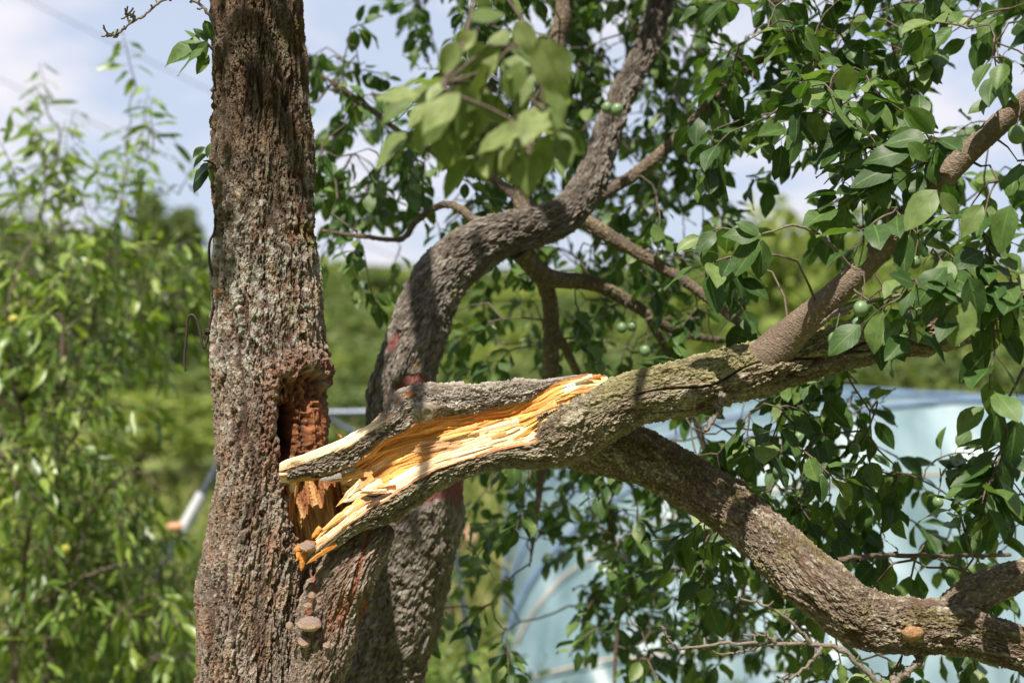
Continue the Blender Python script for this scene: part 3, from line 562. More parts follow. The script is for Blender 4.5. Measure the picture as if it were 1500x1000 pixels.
gold = mixc(C3(0.34, 0.15, 0.05), C3(0.66, 0.40, 0.17), np.clip(0.5 + 0.75 * fib, 0, 1)); gold = mixc(gold, gold * C3(0.45, 0.28, 0.2), ss(0.25, 0.6, fbm(qx / 9, qy / 60, seed=44)))
wood = mixc(rot, gold, low)
stain = lip * 0.75; base = mixc(base, mixc(C3(0.07, 0.03, 0.02), C3(0.22, 0.10, 0.06), np.clip(0.5 + 0.6 * crumb, 0, 1)), stain * (1 - 0.6 * low))
colr = mixc(base, wood, cav); colr = np.concatenate([colr, (1 - cav)[..., None]], -1)
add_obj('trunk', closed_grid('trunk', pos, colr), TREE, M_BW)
# the ridge of wood below the torn fork
T = Tube([(566, 768, 2.465, 18), (540, 796, 2.45, 33), (512, 836, 2.44, 42), (490, 880, 2.44, 48, 42), (476, 940, 2.44, 45, 44), (463, 1000, 2.44, 42, 42), (450, 1120, 2.45, 46), (430, 1350, 2.47, 60), (410, 1700, 2.5, 80), (400, 1890, 2.5, 100)], 400, 160, RGT)
B = bark(T, 0.014, 0.07, 51, 1.0, 0.6); x_, y_, _ = proj(T.pos().reshape(-1, 3)); x_ = x_.reshape(T.PH.shape); y_ = y_.reshape(T.PH.shape)
c_ = bark_col(T, B, (0.22, 0.17, 0.135), (0.085, 0.042, 0.026), 0.2, (0.42, 0.40, 0.34), 52)
red = ss(0.12, 0.3, pn((x_ + 0.22 * y_) / 13, y_ / 140, seed=53)) * (1 - ss(880, 960, y_)); c_ = mixc(c_, np.broadcast_to(C3(0.24, 0.075, 0.03), c_.shape), red * 0.75)
add_obj('trunk_ridge', closed_grid('trunk_ridge', T.pos(disp=0.0075 * (B[0] - 0.5) - 0.004 * red + 0.004 * fbm(x_ / 30, y_ / 60, seed=54)), np.concatenate([c_, np.ones_like(c_[..., :1])], -1)), TREE, M_BW)

# ------------------------------------------------------------------ the broken branch
BR = tag(add_obj('broken_branch', None, TREE), 'torn branch split open to orange and cream wood')
ctl = [(1760, 350, 2.82, 24), (1640, 392, 2.74, 29), (1500, 438, 2.66, 32), (1400, 472, 2.60, 35), (1300, 494, 2.56, 33), (1200, 516, 2.52, 37), (1100, 543, 2.5, 40), (1000, 568, 2.49, 41), (930, 583, 2.48, 40), (870, 609, 2.475, 45), (820, 638, 2.47, 45), (784, 652, 2.465, 36), (740, 660, 2.455, 26), (700, 671, 2.445, 23), (640, 692, 2.43, 23, 26), (600, 714, 2.42, 26), (555, 743, 2.41, 26), (520, 763, 2.40, 16, 20), (490, 786, 2.395, 13, 18), (466, 805, 2.39, 10, 14), (446, 822, 2.385, 3, 4)]
T = Tube(ctl, 760, 190, UPV)
B = bark(T, 0.014, 0.075, 61, 0.7); x_, y_, _ = proj(T.pos().reshape(-1, 3)); x_ = x_.reshape(T.PH.shape); y_ = y_.reshape(T.PH.shape)
cxr = proj(T.c)[0][:, None] + 0 * T.PH
torn = ss(800, 770, cxr + 6 * pn(T.PH * 3, T.V * 40, seed=62)) if False else 1 - ss(768, 800, cxr)
f1, f2 = math.radians(6), math.radians(112); fm = (f1 + f2) / 2
chord = np.cos((f2 - f1) / 2) / np.maximum(np.cos(T.PH - fm), 0.3); chord = np.where((T.PH > f1) & (T.PH < f2), chord, 1.0)
mul = 1 + (chord - 1) * torn
edge = T.PH + 0.10 * pn(T.V * 30, T.PH * 0 + 3, seed=63) + 0.05 * pn(T.V * 110, T.PH * 2, seed=64)
wd_ = ss(f1 - 0.03, f1 + 0.05, edge) * (1 - ss(math.radians(215), math.radians(225), edge)) * ss(0.35, 0.65, torn + 0.15 * pn(T.PH * 4, T.V * 60, seed=65))
gr = fbm(T.PH * 9 + 0.5 * pn(T.PH * 2, T.V * 6, seed=66), T.V * 7, seed=67, o=4); ridge = np.floor(2.2 * fbm(T.PH * 3, T.V * 4, seed=68, o=2) + 0.5) / 2.2
disp = (0.0075 * (B[0] - 0.5)) * (1 - wd_) * np.clip(T.ra / 0.03, 0.35, 1)[:, None] + wd_ * (0.0026 * gr + 0.0042 * ridge) + 0.005 * fbm(T.PH, T.V * 6, seed=69, o=2) * (1 - wd_)
c_ = bark_col(T, B, (0.235, 0.195, 0.135), (0.075, 0.042, 0.026), 0.22, (0.42, 0.42, 0.33), 71)
upn = (np.cos(T.PH)[..., None] * T.b[:, None] + np.sin(T.PH)[..., None] * T.a[:, None])[..., 2]
ms_ = ss(-0.1, 0.55, upn + 0.5 * fbm(T.PH * 2, T.V * 14, seed=72)) * ss(850, 900, cxr) * (1 - ss(1180, 1330, cxr)) * (1 - 0.7 * B[2])
c_ = mixc(c_, mixc(C3(0.19, 0.18, 0.065), C3(0.33, 0.31, 0.155), np.clip(0.5 + 0.8 * B[3], 0, 1)), 0.75 * ms_)
crk = ss(0.0, 0.07, np.abs(pn(T.PH * 1.1 + 0.25 * pn(T.V * 9, T.PH, seed=74), T.V * 4.2, seed=73))); crk = 1 - (1 - crk) * ss(900, 960, cxr) * (1 - wd_); disp = disp - 0.010 * (1 - crk)
c_ = mixc(c_, np.broadcast_to(C3(0.10, 0.05, 0.026), c_.shape), (1 - crk) * 0.8)
fresh = mixc(C3(0.68, 0.43, 0.22), C3(0.88, 0.74, 0.54), np.clip(0.62 + 0.7 * gr, 0, 1)); rim = 1 - ss(f1 + 0.05, f1 + 0.32, edge); fresh = mixc(fresh, np.broadcast_to(C3(0.40, 0.13, 0.045), fresh.shape), rim * 0.9)
c_ = mixc(c_, fresh, wd_)
add_obj('limb', closed_grid('limb', T.pos(mul, disp), np.concatenate([c_, (1 - wd_)[..., None]], -1)), BR, M_BW)
MAINC = T.c[::5]

# upper slab of bark that tore away
ctl = [(889, 551, 2.475, 1.2, 3), (860, 551, 2.478, 3, 8), (822, 557, 2.48, 5, 12), (794, 567, 2.482, 11, 18), (760, 575, 2.482, 19, 24), (706, 585, 2.482, 24, 26), (660, 589, 2.478, 27, 27), (630, 592, 2.472, 29, 28), (606, 597, 2.464, 32, 28), (594, 603, 2.458, 31, 27), (580, 616, 2.448, 24, 25), (556, 630, 2.439, 18, 23), (526, 651, 2.425, 22, 24), (490, 669, 2.415, 24, 24), (460, 679, 2.408, 22, 23), (432, 686, 2.402, 20, 21), (418, 690, 2.40, 18, 19), (412, 691, 2.40, 15, 16)]
T = Tube(ctl, 350, 170, UPV)
B = bark(T, 0.012, 0.06, 81, 0.6); x_, y_, _ = proj(T.pos().reshape(-1, 3)); cxr = proj(T.c)[0][:, None] + 0 * T.PH
edge = T.PH + 0.16 * pn(T.V * 26, T.PH * 0 + 2, seed=83) + 0.06 * pn(T.V * 90, T.PH * 2, seed=84)
topw = ss(0.15, 0.32, edge) * (1 - ss(545, 580, cxr + 10 * pn(T.PH * 3, T.V * 20, seed=85)))
endw = 1 - ss(417, 421, cxr + 3 * pn(T.PH * 5, T.V, seed=86))
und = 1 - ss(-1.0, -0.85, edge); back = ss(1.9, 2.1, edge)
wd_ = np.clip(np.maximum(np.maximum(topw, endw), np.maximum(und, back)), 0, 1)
gr = fbm(T.PH * 8 + 0.5 * pn(T.PH * 2, T.V * 6, seed=87), T.V * 8, seed=88, o=4)
dx = (x_.reshape(T.PH.shape) - 624) / 14; dy = (y_.reshape(T.PH.shape) - 603) / 13; rk = np.hypot(dx, dy); fr_ = np.cos(T.PH) > 0
knot = np.where(fr_, np.exp(-rk ** 4) * (1 - 0.45 * np.exp(-(rk / 0.45) ** 2)), 0); rings = np.where(fr_, np.exp(-(rk / 1.2) ** 4), 0)
disp = 0.0075 * (B[0] - 0.5) * (1 - wd_) * np.clip(T.ra / 0.02, 0.2, 1)[:, None] * (1 - rings) + wd_ * 0.0036 * gr * np.clip(T.ra / 0.02, 0.1, 1)[:, None] + 0.013 * knot + 0.004 * fbm(T.PH, T.V * 9, seed=90, o=2) * np.clip(T.ra / 0.03, 0.1, 1)[:, None]
flat = np.where(edge > 0.5, 1 - 0.22 * topw, 1.0)
c_ = bark_col(T, B, (0.33, 0.29, 0.25), (0.11, 0.068, 0.045), 0.3, (0.50, 0.48, 0.43), 91)
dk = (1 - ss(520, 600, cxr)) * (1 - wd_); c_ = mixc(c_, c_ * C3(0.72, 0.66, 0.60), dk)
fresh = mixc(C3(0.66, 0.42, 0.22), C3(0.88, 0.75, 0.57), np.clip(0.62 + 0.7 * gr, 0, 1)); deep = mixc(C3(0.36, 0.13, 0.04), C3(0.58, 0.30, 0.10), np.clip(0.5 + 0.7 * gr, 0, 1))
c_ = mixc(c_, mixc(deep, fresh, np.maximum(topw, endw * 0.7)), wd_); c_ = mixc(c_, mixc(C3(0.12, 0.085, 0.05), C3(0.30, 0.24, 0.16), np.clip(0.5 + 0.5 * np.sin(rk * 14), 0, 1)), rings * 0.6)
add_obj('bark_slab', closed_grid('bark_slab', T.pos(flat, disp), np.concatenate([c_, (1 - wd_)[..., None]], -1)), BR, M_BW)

# the hollow of torn heartwood between slab and lower limb
stn = np.array([(890, 551, 2.470, 555, 2.468, 0), (862, 550, 2.470, 574, 2.452, -.004), (840, 553, 2.466, 588, 2.443, -.004), (812, 562, 2.466, 606, 2.440, 0), (784, 578, 2.465, 630, 2.440, .010), (740, 596, 2.465, 650, 2.445, .022), (700, 604, 2.462, 664, 2.440, .028), (640, 612, 2.458, 688, 2.432, .030), (600, 622, 2.450, 704, 2.425, .030), (560, 638, 2.442, 722, 2.418, .028), (525, 660, 2.432, 732, 2.412, .022), (485, 684, 2.425, 745, 2.405, .012)])
nu, nw = 300, 105; us = np.linspace(0, len(stn) - 1, nu); S = catmull(stn, us)
W = np.linspace(0, 1, nw)[None]; ys_ = S[:, 1:2] + (S[:, 3:4] - S[:, 1:2]) * W; ds_ = S[:, 2:3] + (S[:, 4:5] - S[:, 2:3]) * W + S[:, 5:6] * np.sin(np.pi * W ** 0.85) * 0.45
xs_ = S[:, 0:1] + 0 * W
fw = (ys_ - S[:, 1:2]) / 8.0; fu = xs_ / 150
fl = fbm(fw + 0.6 * pn(xs_ / 60, ys_ / 20, seed=101), fu, seed=102, o=4, gain=0.6); lay = np.floor(2.4 * fbm(fw * 0.35 + 2, fu * 1.3, seed=103, o=2) + 0.5) / 2.4
thin = ss(890, 840, 0 * xs_ + 0) if False else np.clip((892 - xs_) / 40, 0, 1)
ds_ = ds_ - 0.0026 * fl * thin - 0.005 * lay * thin * (0.4 + 0.6 * np.sin(np.pi * W))
PW = CAM + ds_[..., None] * (FWD + (xs_[..., None] - 750) / FPX * RGT - (ys_[..., None] - 500) / FPX * UPV)
BK = CAM + (ds_[..., None] + 0.022 * np.sin(np.pi * np.clip(W, 0, 1))[..., None] + 0.002) * (FWD + (xs_[..., None] - 750) / FPX * RGT - (ys_[..., None] - 500) / FPX * UPV)
g1 = mixc(C3(0.48, 0.20, 0.042), C3(0.76, 0.45, 0.145), np.clip(0.45 + 0.7 * fl, 0, 1))
g1 = mixc(g1, np.broadcast_to(C3(0.30, 0.20, 0.13), g1.shape), 0.7 * ss(0.2, 0.55, pn(fw * 0.22, fu * 0.8, seed=104)))
g1 = mixc(g1, np.broadcast_to(C3(0.82, 0.62, 0.36), g1.shape), 0.8 * ss(0.22, 0.55, pn(fw * 0.3, fu * 1.4, seed=105) + 0.25 * ss(0.4, 0.8, W + 0 * xs_) * ss(640, 720, xs_) - 0.1))
g1 = mixc(g1, np.broadcast_to(C3(0.36, 0.105, 0.025), g1.shape), np.clip((1 - ss(0.02, 0.22, W + 0.10 * fl)) + ss(0.2, 0.6, pn(fw * .35, fu * 2, seed=106)) * ss(760, 800, xs_) * 0.8, 0, 1) * 0.85)
g1 = mixc(g1, np.broadcast_to(C3(0.82, 0.74, 0.66), g1.shape), ss(0, 6, 9 - np.hypot((xs_ - 842) / 2.6, (ys_ - 563 + (xs_ - 842) * 0.42) / 0.8) + 2 * fl))
keep = xs_ > 506 + 22 * pn(ys_ / 7, ys_ / 50, seed=107) + 10 * pn(ys_ / 2.5, ys_ / 30, seed=108)
n1 = nu * nw; fc = grid_faces(nu, nw, False); km = keep.ravel(); fk = fc[km[fc].all(1)]
me = mesh_np('torn_heartwood', np.concatenate([PW.reshape(-1, 3), BK.reshape(-1, 3)]), np.concatenate([fk, fk[:, ::-1] + n1]), np.concatenate([np.concatenate([g1.reshape(-1, 3), np.zeros((n1, 1))], 1)] * 2))
add_obj('torn_heartwood', me, BR, M_BW)

# the back wall of the split, where the branch tore out of the trunk
wx_, wy_ = np.meshgrid(np.linspace(430, 585, 130), np.linspace(672, 830, 130), indexing='ij')
wf = fbm((wx_ - 0.18 * (wy_ - 700)) / 5 + .4 * pn(wx_ / 30, wy_ / 50, seed=111), wy_ / 70, seed=112, o=4); wl = np.floor(2.2 * fbm((wx_ - 0.18 * wy_) / 15, wy_ / 120, seed=113, o=2) + .5) / 2.2
wdp = 2.462 - 0.0004 * (wx_ - 470) * ss(470, 560, wx_) - 0.0045 * wf - 0.010 * wl + 0.012 * ss(500, 430, wx_)
dirw = FWD + (wx_[..., None] - 750) / FPX * RGT - (wy_[..., None] - 500) / FPX * UPV
wc = mixc(C3(0.33, 0.14, 0.045), C3(0.70, 0.44, 0.19), np.clip(0.5 + 0.7 * wf, 0, 1)); wc = mixc(wc, np.broadcast_to(C3(0.20, 0.06, 0.025), wc.shape), 0.8 * ss(0.15, 0.45, pn((wx_ - 0.18 * wy_) / 11, wy_ / 110, seed=114) + 0.25 * ss(478, 500, wx_)))
kp = (polysd(wx_, wy_, [(428, 676), (540, 676), (536, 728), (505, 762), (470, 795), (430, 806)]) + 4 * pn(wx_ / 5, wy_ / 60, seed=115) > 0).ravel(); fc = grid_faces(130, 130, False); fc = fc[kp[fc].all(1)]
me = mesh_np('torn_stub', np.concatenate([(CAM + wdp[..., None] * dirw).reshape(-1, 3), (CAM + (wdp + .03)[..., None] * dirw).reshape(-1, 3)]), np.concatenate([fc, fc[:, ::-1] + 130 * 130]), np.concatenate([np.concatenate([wc.reshape(-1, 3), np.zeros((130 * 130, 1))], 1)] * 2))
add_obj('torn_stub', me, TREE, M_BW)

# splinters
def splinter(x0, y0, d0, x1, y1, d1, w0, w1, tone, thick=0.28, seed=0, name='splinter', parent=BR):
    """a torn sliver of wood with a ragged, pointed end; widths in px"""
    r = np.random.default_rng(seed); n = 14; k = 7; a = P(x0, y0, d0); b = P(x1, y1, d1); f = np.linspace(0, 1, n); c = a + (b - a) * f[:, None]
    t = unit(b - a); tocam = unit(CAM - a); up = unit(np.cross(tocam, t)); nn = np.cross(t, up)
    wr = (w0 + (w1 - w0) * f) * d0 / FPX * 0.5 * (1 + 0.10 * np.cumsum(r.normal(0, .5, n))).clip(.5, 1.5); wr[-1] *= 0.1; wr[-2] *= 0.5; wr[-3] *= 0.85
    c = c + up * (r.normal(0, 0.08, n) * wr)[:, None] + nn * (0.004 * np.sin(f * 3.1) * r.uniform(-1, 1))[:, None]
    ang = np.arange(k) / k * 2 * np.pi + r.normal(0, .25, k); kk = 1 + 0.22 * r.normal(0, 1, k)
    p = c[:, None] + wr[:, None, None] * kk[None, :, None] * (np.cos(ang)[None, :, None] * up + thick * np.sin(ang)[None, :, None] * nn)
    pal = {'cream': ((0.64, 0.42, 0.22), (0.88, 0.74, 0.54)), 'gold': ((0.45, 0.21, 0.06), (0.76, 0.49, 0.2)), 'orange': ((0.40, 0.12, 0.02), (0.66, 0.28, 0.06)), 'dark': ((0.05, 0.03, 0.02), (0.15, 0.09, 0.06)), 'grey': ((0.17, 0.15, 0.14), (0.33, 0.30, 0.27)), 'red': ((0.22, 0.06, 0.02), (0.42, 0.16, 0.06))}[tone]
    cc = mixc(C3(*pal[0]), C3(*pal[1]), np.clip(r.random(k)[None] * 0.8 + 0.25 * r.random((n, 1)), 0, 1))
    me = closed_grid(name, p, np.concatenate([cc, np.zeros((n, k, 1)) + (0.8 if tone in ('dark', 'grey') else 0)], -1)); me.polygons.foreach_set('use_smooth', np.zeros(len(me.polygons), bool))
    return add_obj(name, me, parent, M_BW)
SPL = [  # x0 y0 d0 x1 y1 d1 w0 w1 tone
    (560, 706, 2.412, 500, 735, 2.402, 14, 9, 'cream'), (548, 700, 2.418, 492, 742, 2.41, 12, 5, 'gold'), (530, 704, 2.405, 503, 729, 2.402, 9, 6, 'cream'), (527, 708, 2.40, 509, 728, 2.40, 6, 5, 'cream'),
    (560, 716, 2.40, 470, 778, 2.40, 16, 9, 'gold'), (545, 728, 2.405, 462, 790, 2.405, 15, 6, 'gold'), (505, 752, 2.395, 466, 782, 2.398, 12, 5, 'gold'),
    (520, 742, 2.388, 503, 754, 2.386, 7, 3, 'cream'), (580, 712, 2.395, 527, 722, 2.386, 9, 7, 'red'), (566, 718, 2.39, 531, 719, 2.378, 7, 8, 'cream'), (575, 726, 2.39, 528, 730, 2.38, 12, 12, 'dark'), (556, 733, 2.383, 536, 743, 2.38, 9, 5, 'dark'),
    (500, 772, 2.384, 452, 822, 2.376, 9, 4, 'cream'), (512, 768, 2.38, 470, 806, 2.374, 6, 3, 'cream'), (492, 795, 2.382, 448, 826, 2.372, 7, 3, 'orange'), (478, 785, 2.385, 458, 800, 2.385, 9, 4, 'cream'),
    (452, 800, 2.385, 430, 805, 2.385, 10, 6, 'orange'), (450, 806, 2.38, 432, 822, 2.38, 8, 4, 'orange'), (445, 812, 2.378, 441, 836, 2.38, 8, 4, 'orange'), (440, 796, 2.385, 436, 818, 2.38, 9, 5, 'orange'), (470, 772, 2.395, 457, 788, 2.39, 8, 4, 'orange'), (462, 796, 2.382, 446, 792, 2.385, 7, 4, 'red'),
    (545, 690, 2.425, 497, 706, 2.405, 14, 7, 'gold'), (530, 690, 2.415, 482, 705, 2.398, 10, 6, 'gold'), (520, 684, 2.41, 478, 702, 2.392, 8, 6, 'grey'), (505, 690, 2.40, 455, 699, 2.388, 8, 5, 'dark'), (500, 696, 2.395, 468, 703, 2.385, 7, 6, 'grey'),
    (430, 700, 2.42, 427, 722, 2.425, 9, 5, 'cream'),
    (700, 624, 2.455, 640, 640, 2.45, 8, 3, 'gold'), (760, 616, 2.448, 690, 634, 2.448, 9, 3, 'cream'), (742, 634, 2.44, 672, 656, 2.438, 8, 3, 'gold'), (800, 592, 2.438, 760, 606, 2.44, 9, 4, 'orange'), (815, 590, 2.435, 772, 612, 2.432, 9, 4, 'gold'), (720, 642, 2.43, 640, 670, 2.42, 7, 2, 'cream'), (660, 664, 2.42, 600, 686, 2.41, 7, 2, 'cream'),
    (868, 552, 2.455, 838, 562, 2.45, 7, 3, 'cream'), (880, 551, 2.462, 852, 556, 2.458, 6, 3, 'orange'), (862, 548, 2.47, 826, 556, 2.468, 5, 3, 'red'),
    (604, 574, 2.438, 578, 590, 2.436, 8, 3, 'red'), (560, 612, 2.425, 520, 634, 2.425, 7, 2, 'cream'), (500, 640, 2.41, 494, 634, 2.41, 5, 2, 'red')]
for k, s_ in enumerate(SPL): splinter(*s_, seed=200 + k)
# ------------------------------------------------------------------ limbs of the broken branch
def limb(name, ctl, nl, na, parent, seed, base, furrow, amp=0.006, cw=0.012, ch=0.04, lichen=0.25, lcol=(0.42, 0.41, 0.34), crk=1.0, aref=UPV, post=None, warm=None, lump=0.004, g=0.8):
    T = Tube(ctl, nl, na, aref); B = bark(T, cw, ch, seed, crk, g)
    disp = amp * (B[0] - 0.5) + lump * fbm(np.round(1) * T.PH / 6.2832 * 3, T.V * 7, 3, seed + 30, 2) * np.clip(T.ra / 0.03, 0.1, 1)[:, None]
    c = bark_col(T, B, base, furrow, lichen, lcol, seed + 31, warm)
    if post: disp, c = post(T, B, disp, c)
    o = add_obj(name, closed_grid(name, T.pos(disp=disp), np.concatenate([c, np.ones_like(c[..., :1])], -1)), parent, M_BW)
    return o, T.c
OLIVE = (0.185, 0.143, 0.105); FUR = (0.085, 0.045, 0.028)
def grn(T, B, disp, c):
    g = ss(0.1, 0.5, fbm(T.PH * 1.3, T.V * 12, seed=131, o=3)); return disp, mixc(c, c * C3(0.95, 1.0, 0.72), g)
_, LOWC = limb('limb', [(800, 645, 2.50, 30), (860, 650, 2.53, 42), (920, 662, 2.57, 43), (1000, 700, 2.585, 40), (1070, 744, 2.55, 40), (1140, 805, 2.48, 42), (1200, 858, 2.41, 43), (1262, 905, 2.40, 45), (1330, 918, 2.39, 42), (1400, 922, 2.38, 39), (1460, 940, 2.37, 33), (1520, 957, 2.36, 30), (1640, 980, 2.34, 25), (1760, 985, 2.3, 20)], 520, 180, BR, 120, OLIVE, FUR, 0.0075, 0.012, 0.06, 0.28, post=grn)
def smoo(T, B, disp, c): return disp, c
_, UPC = limb('limb', [(1105, 540, 2.5, 30), (1140, 508, 2.485, 29), (1168, 480, 2.465, 24), (1225, 430, 2.43, 20), (1300, 352, 2.40, 18), (1400, 243, 2.36, 17), (1500, 150, 2.32, 16), (1600, 70, 2.28, 15), (1720, -10, 2.25, 12)], 420, 120, BR, 150, (0.20, 0.15, 0.115), (0.15, 0.10, 0.075), 0.0012, 0.010, 0.012, 0.05, (0.34, 0.28, 0.22), 0.3, lump=0.002, g=0.35)
_, SIDC = limb('limb', [(1385, 905, 2.39, 26), (1420, 878, 2.40, 27), (1460, 856, 2.42, 24), (1510, 836, 2.44, 22), (1600, 800, 2.48, 18)], 200, 120, BR, 170, (0.21, 0.165, 0.125), FUR, 0.004)
blob('cut_stub', P(1337, 927, 2.342), 0.016, BR, mat_plain('cut_wood', (0.27, 0.15, 0.075), 0.85, 260, 0.5, 0.8), 0.22, (1.15, .7, .72))
DEAD = []
def dead(ctl, r0, r1, parent, n=None, name='dead_twig', jit=0.0012, mat=None, spur=True):
    n = n or max(8, 6 * len(ctl)); q = smooth_px(ctl, n, jit); it = [(q, r0, r1)]
    if spur:
        for k in range(2, n - 1, 2):
            d = unit(rng.normal(0, 1, 3)); ln = rng.uniform(0.004, 0.014); it.append((np.array([q[k], q[k] + d * ln * .6, q[k] + d * ln + [0, 0, .003]]), r1 * 1.1, r1 * 1.3))
    return add_obj(name, tubes_mesh(name, it, 7), parent, mat or M_DEAD)
M_DEAD = mat_plain('dead_twig', (0.165, 0.135, 0.11), 0.85, 220, 0.4, 0.5)
dead([(1300, 1010, 2.33), (1270, 985, 2.33), (1232, 952, 2.32), (1188, 942, 2.31), (1140, 943, 2.3), (1060, 943, 2.29), (992, 948, 2.28), (968, 916, 2.28)], 0.0052, 0.0016, BR)
dead([(1188, 942, 2.31), (1156, 908, 2.30), (1116, 884, 2.29), (1076, 874, 2.28)], 0.0038, 0.0015, BR)
dead([(1204, 947, 2.31), (1184, 972, 2.30), (1156, 994, 2.29), (1138, 990, 2.29)], 0.0036, 0.0014, BR)
dead([(1140, 943, 2.30), (1124, 932, 2.29), (1088, 928, 2.28)], 0.0026, 0.0013, BR)
dead([(1120, 943, 2.30), (1090, 953, 2.29), (1050, 958, 2.28)], 0.0024, 0.0012, BR)
dead([(1300, 1008, 2.33), (1340, 975, 2.36), (1352, 955, 2.38)], 0.0052, 0.006, BR)
dead([(1054, 556, 2.46), (1056, 592, 2.44), (1046, 612, 2.43), (1034, 632, 2.42)], 0.0062, 0.0028, BR)
dead([(1210, 462, 2.44), (1262, 446, 2.36), (1320, 432, 2.30), (1400, 436, 2.25)], 0.0045, 0.002, BR, spur=False)
dead([(1198, 474, 2.44), (1225, 462, 2.40), (1245, 458, 2.37)], 0.0045, 0.002, BR, spur=False)
dead([(1298, 350, 2.39), (1301, 320, 2.37), (1296, 285, 2.36)], 0.0045, 0.0025, BR, spur=False)
dead([(1226, 820, 2.44), (1290, 813, 2.5), (1380, 815, 2.55), (1480, 812, 2.6)], 0.005, 0.0035, BR, mat=M_TWIG)
dead([(1250, 395, 2.41), (1218, 360, 2.38), (1170, 330, 2.34), (1116, 343, 2.3)], 0.0036, 0.0016, BR, spur=False)

# ------------------------------------------------------------------ leaning plum tree behind
BACK = thing('plum_tree', 'dark leaning plum tree with red painted wounds behind the split trunk', 'tree')
PAINT = [[(588, 552), (612, 540), (634, 556), (630, 575), (600, 610), (572, 612), (570, 580)], [(640, 690), (690, 690), (690, 722), (672, 745), (660, 735), (640, 735), (600, 745), (590, 720)], [(560, 505), (582, 478), (588, 490), (570, 520)]]
def painted(T, B, disp, c):
    x, y, _ = proj(T.pos().reshape(-1, 3)); x = x.reshape(T.PH.shape); y = y.reshape(T.PH.shape); f = np.cos(T.PH) > -0.15
    for pg in PAINT:
        m = ss(-1, 5, polysd(x, y, pg) + 4 * pn(x / 9, y / 9, seed=181)) * f; c = mixc(c, mixc(C3(0.12, 0.036, 0.034), C3(0.215, 0.075, 0.066), np.clip(0.5 + 0.6 * B[3], 0, 1)), m * 0.92); disp = disp * (1 - 0.6 * m) - 0.005 * m
    yl = ss(0.0, 1.0, 2.2 - np.minimum(np.hypot(x - 611, y - 533), np.hypot(x - 668, y - 430)) / 2); c = mixc(c, np.broadcast_to(C3(0.45, 0.30, 0.04), c.shape), yl * f)
    return disp, c
_, STC = limb('trunk', [(520, 1640, 2.92, 110), (525, 1500, 2.92, 84), (535, 1250, 2.90, 72), (555, 1000, 2.88, 68), (578, 900, 2.87, 69), (600, 800, 2.86, 69), (612, 730, 2.86, 70), (606, 660, 2.86, 62), (590, 600, 2.86, 52), (593, 555, 2.86, 47), (608, 500, 2.87, 45), (628, 440, 2.89, 42), (665, 388, 2.92, 40), (720, 352, 2.95, 36), (775, 334, 2.99, 31), (828, 315, 3.03, 28), (862, 272, 3.07, 26), (886, 205, 3.11, 21), (908, 148, 3.15, 20), (942, 78, 3.2, 19), (970, 0, 3.26, 17), (1000, -120, 3.35, 15), (1060, -300, 3.45, 11), (1120, -420, 3.5, 7)], 580, 160, BACK, 180, (0.17, 0.145, 0.122), (0.06, 0.04, 0.03), 0.010, 0.016, 0.045, 0.25, (0.32, 0.31, 0.28), 0.8, RGT, painted, g=0.6)
BB = (0.15, 0.115, 0.09)
bl = []
for k, (ctl, nl, na) in enumerate([
    ([(772, 325, 3.0, 16), (764, 265, 3.04, 14), (785, 180, 3.1, 13), (812, 80, 3.16, 14), (828, 0, 3.2, 12), (835, -160, 3.3, 9)], 220, 60),
    ([(858, 325, 3.03, 12), (930, 368, 3.02, 9.5), (1000, 410, 3.0, 8), (1060, 455, 2.96, 7), (1105, 492, 2.92, 5)], 200, 40),
    ([(760, 365, 2.98, 17), (800, 405, 3.05, 14), (870, 415, 3.12, 11), (930, 448, 3.18, 9), (990, 485, 3.22, 7), (1060, 500, 3.28, 4)], 200, 40),
    ([(788, 390, 3.05, 14), (806, 450, 3.1, 12), (806, 550, 3.14, 12), (796, 650, 3.18, 9), (788, 740, 3.2, 4.5), (776, 830, 3.22, 1.2)], 240, 40),
    ([(872, 290, 3.06, 9), (930, 255, 3.1, 9), (1000, 196, 3.13, 9), (1040, 152, 3.12, 8.5), (1072, 116, 3.1, 8), (1112, 88, 3.08, 7.5), (1160, 80, 3.05, 6.5), (1200, 97, 3.02, 5), (1232, 136, 3.0, 3.5)], 220, 36),
    ([(720, 345, 2.95, 8), (660, 300, 3.0, 6), (612, 322, 3.05, 5), (588, 350, 3.08, 4), (530, 346, 3.1, 3.5), (468, 338, 3.12, 2)], 160, 24),
    ([(760, 290, 3.02, 8), (690, 240, 3.1, 6), (610, 210, 3.15, 5), (530, 150, 3.2, 4), (470, 110, 3.22, 2.5)], 160, 24),
    ([(806, 470, 3.12, 7), (850, 560, 3.25, 6), (880, 700, 3.35, 5), (905, 850, 3.4, 4), (900, 1000, 3.42, 3)], 160, 24),
    ([(950, 465, 3.18, 6), (1000, 560, 3.25, 6), (1040, 680, 3.3, 5), (1090, 820, 3.3, 4), (1070, 960, 3.3, 3)], 160, 24),
]):
    _, c = limb('branch', ctl, nl, na, BACK, 400 + 37 * k, BB, (0.06, 0.04, 0.03), 0.003, 0.009, 0.02, 0.15, (0.35, 0.30, 0.12), 0.6, lump=0.003); bl.append(c[::4])

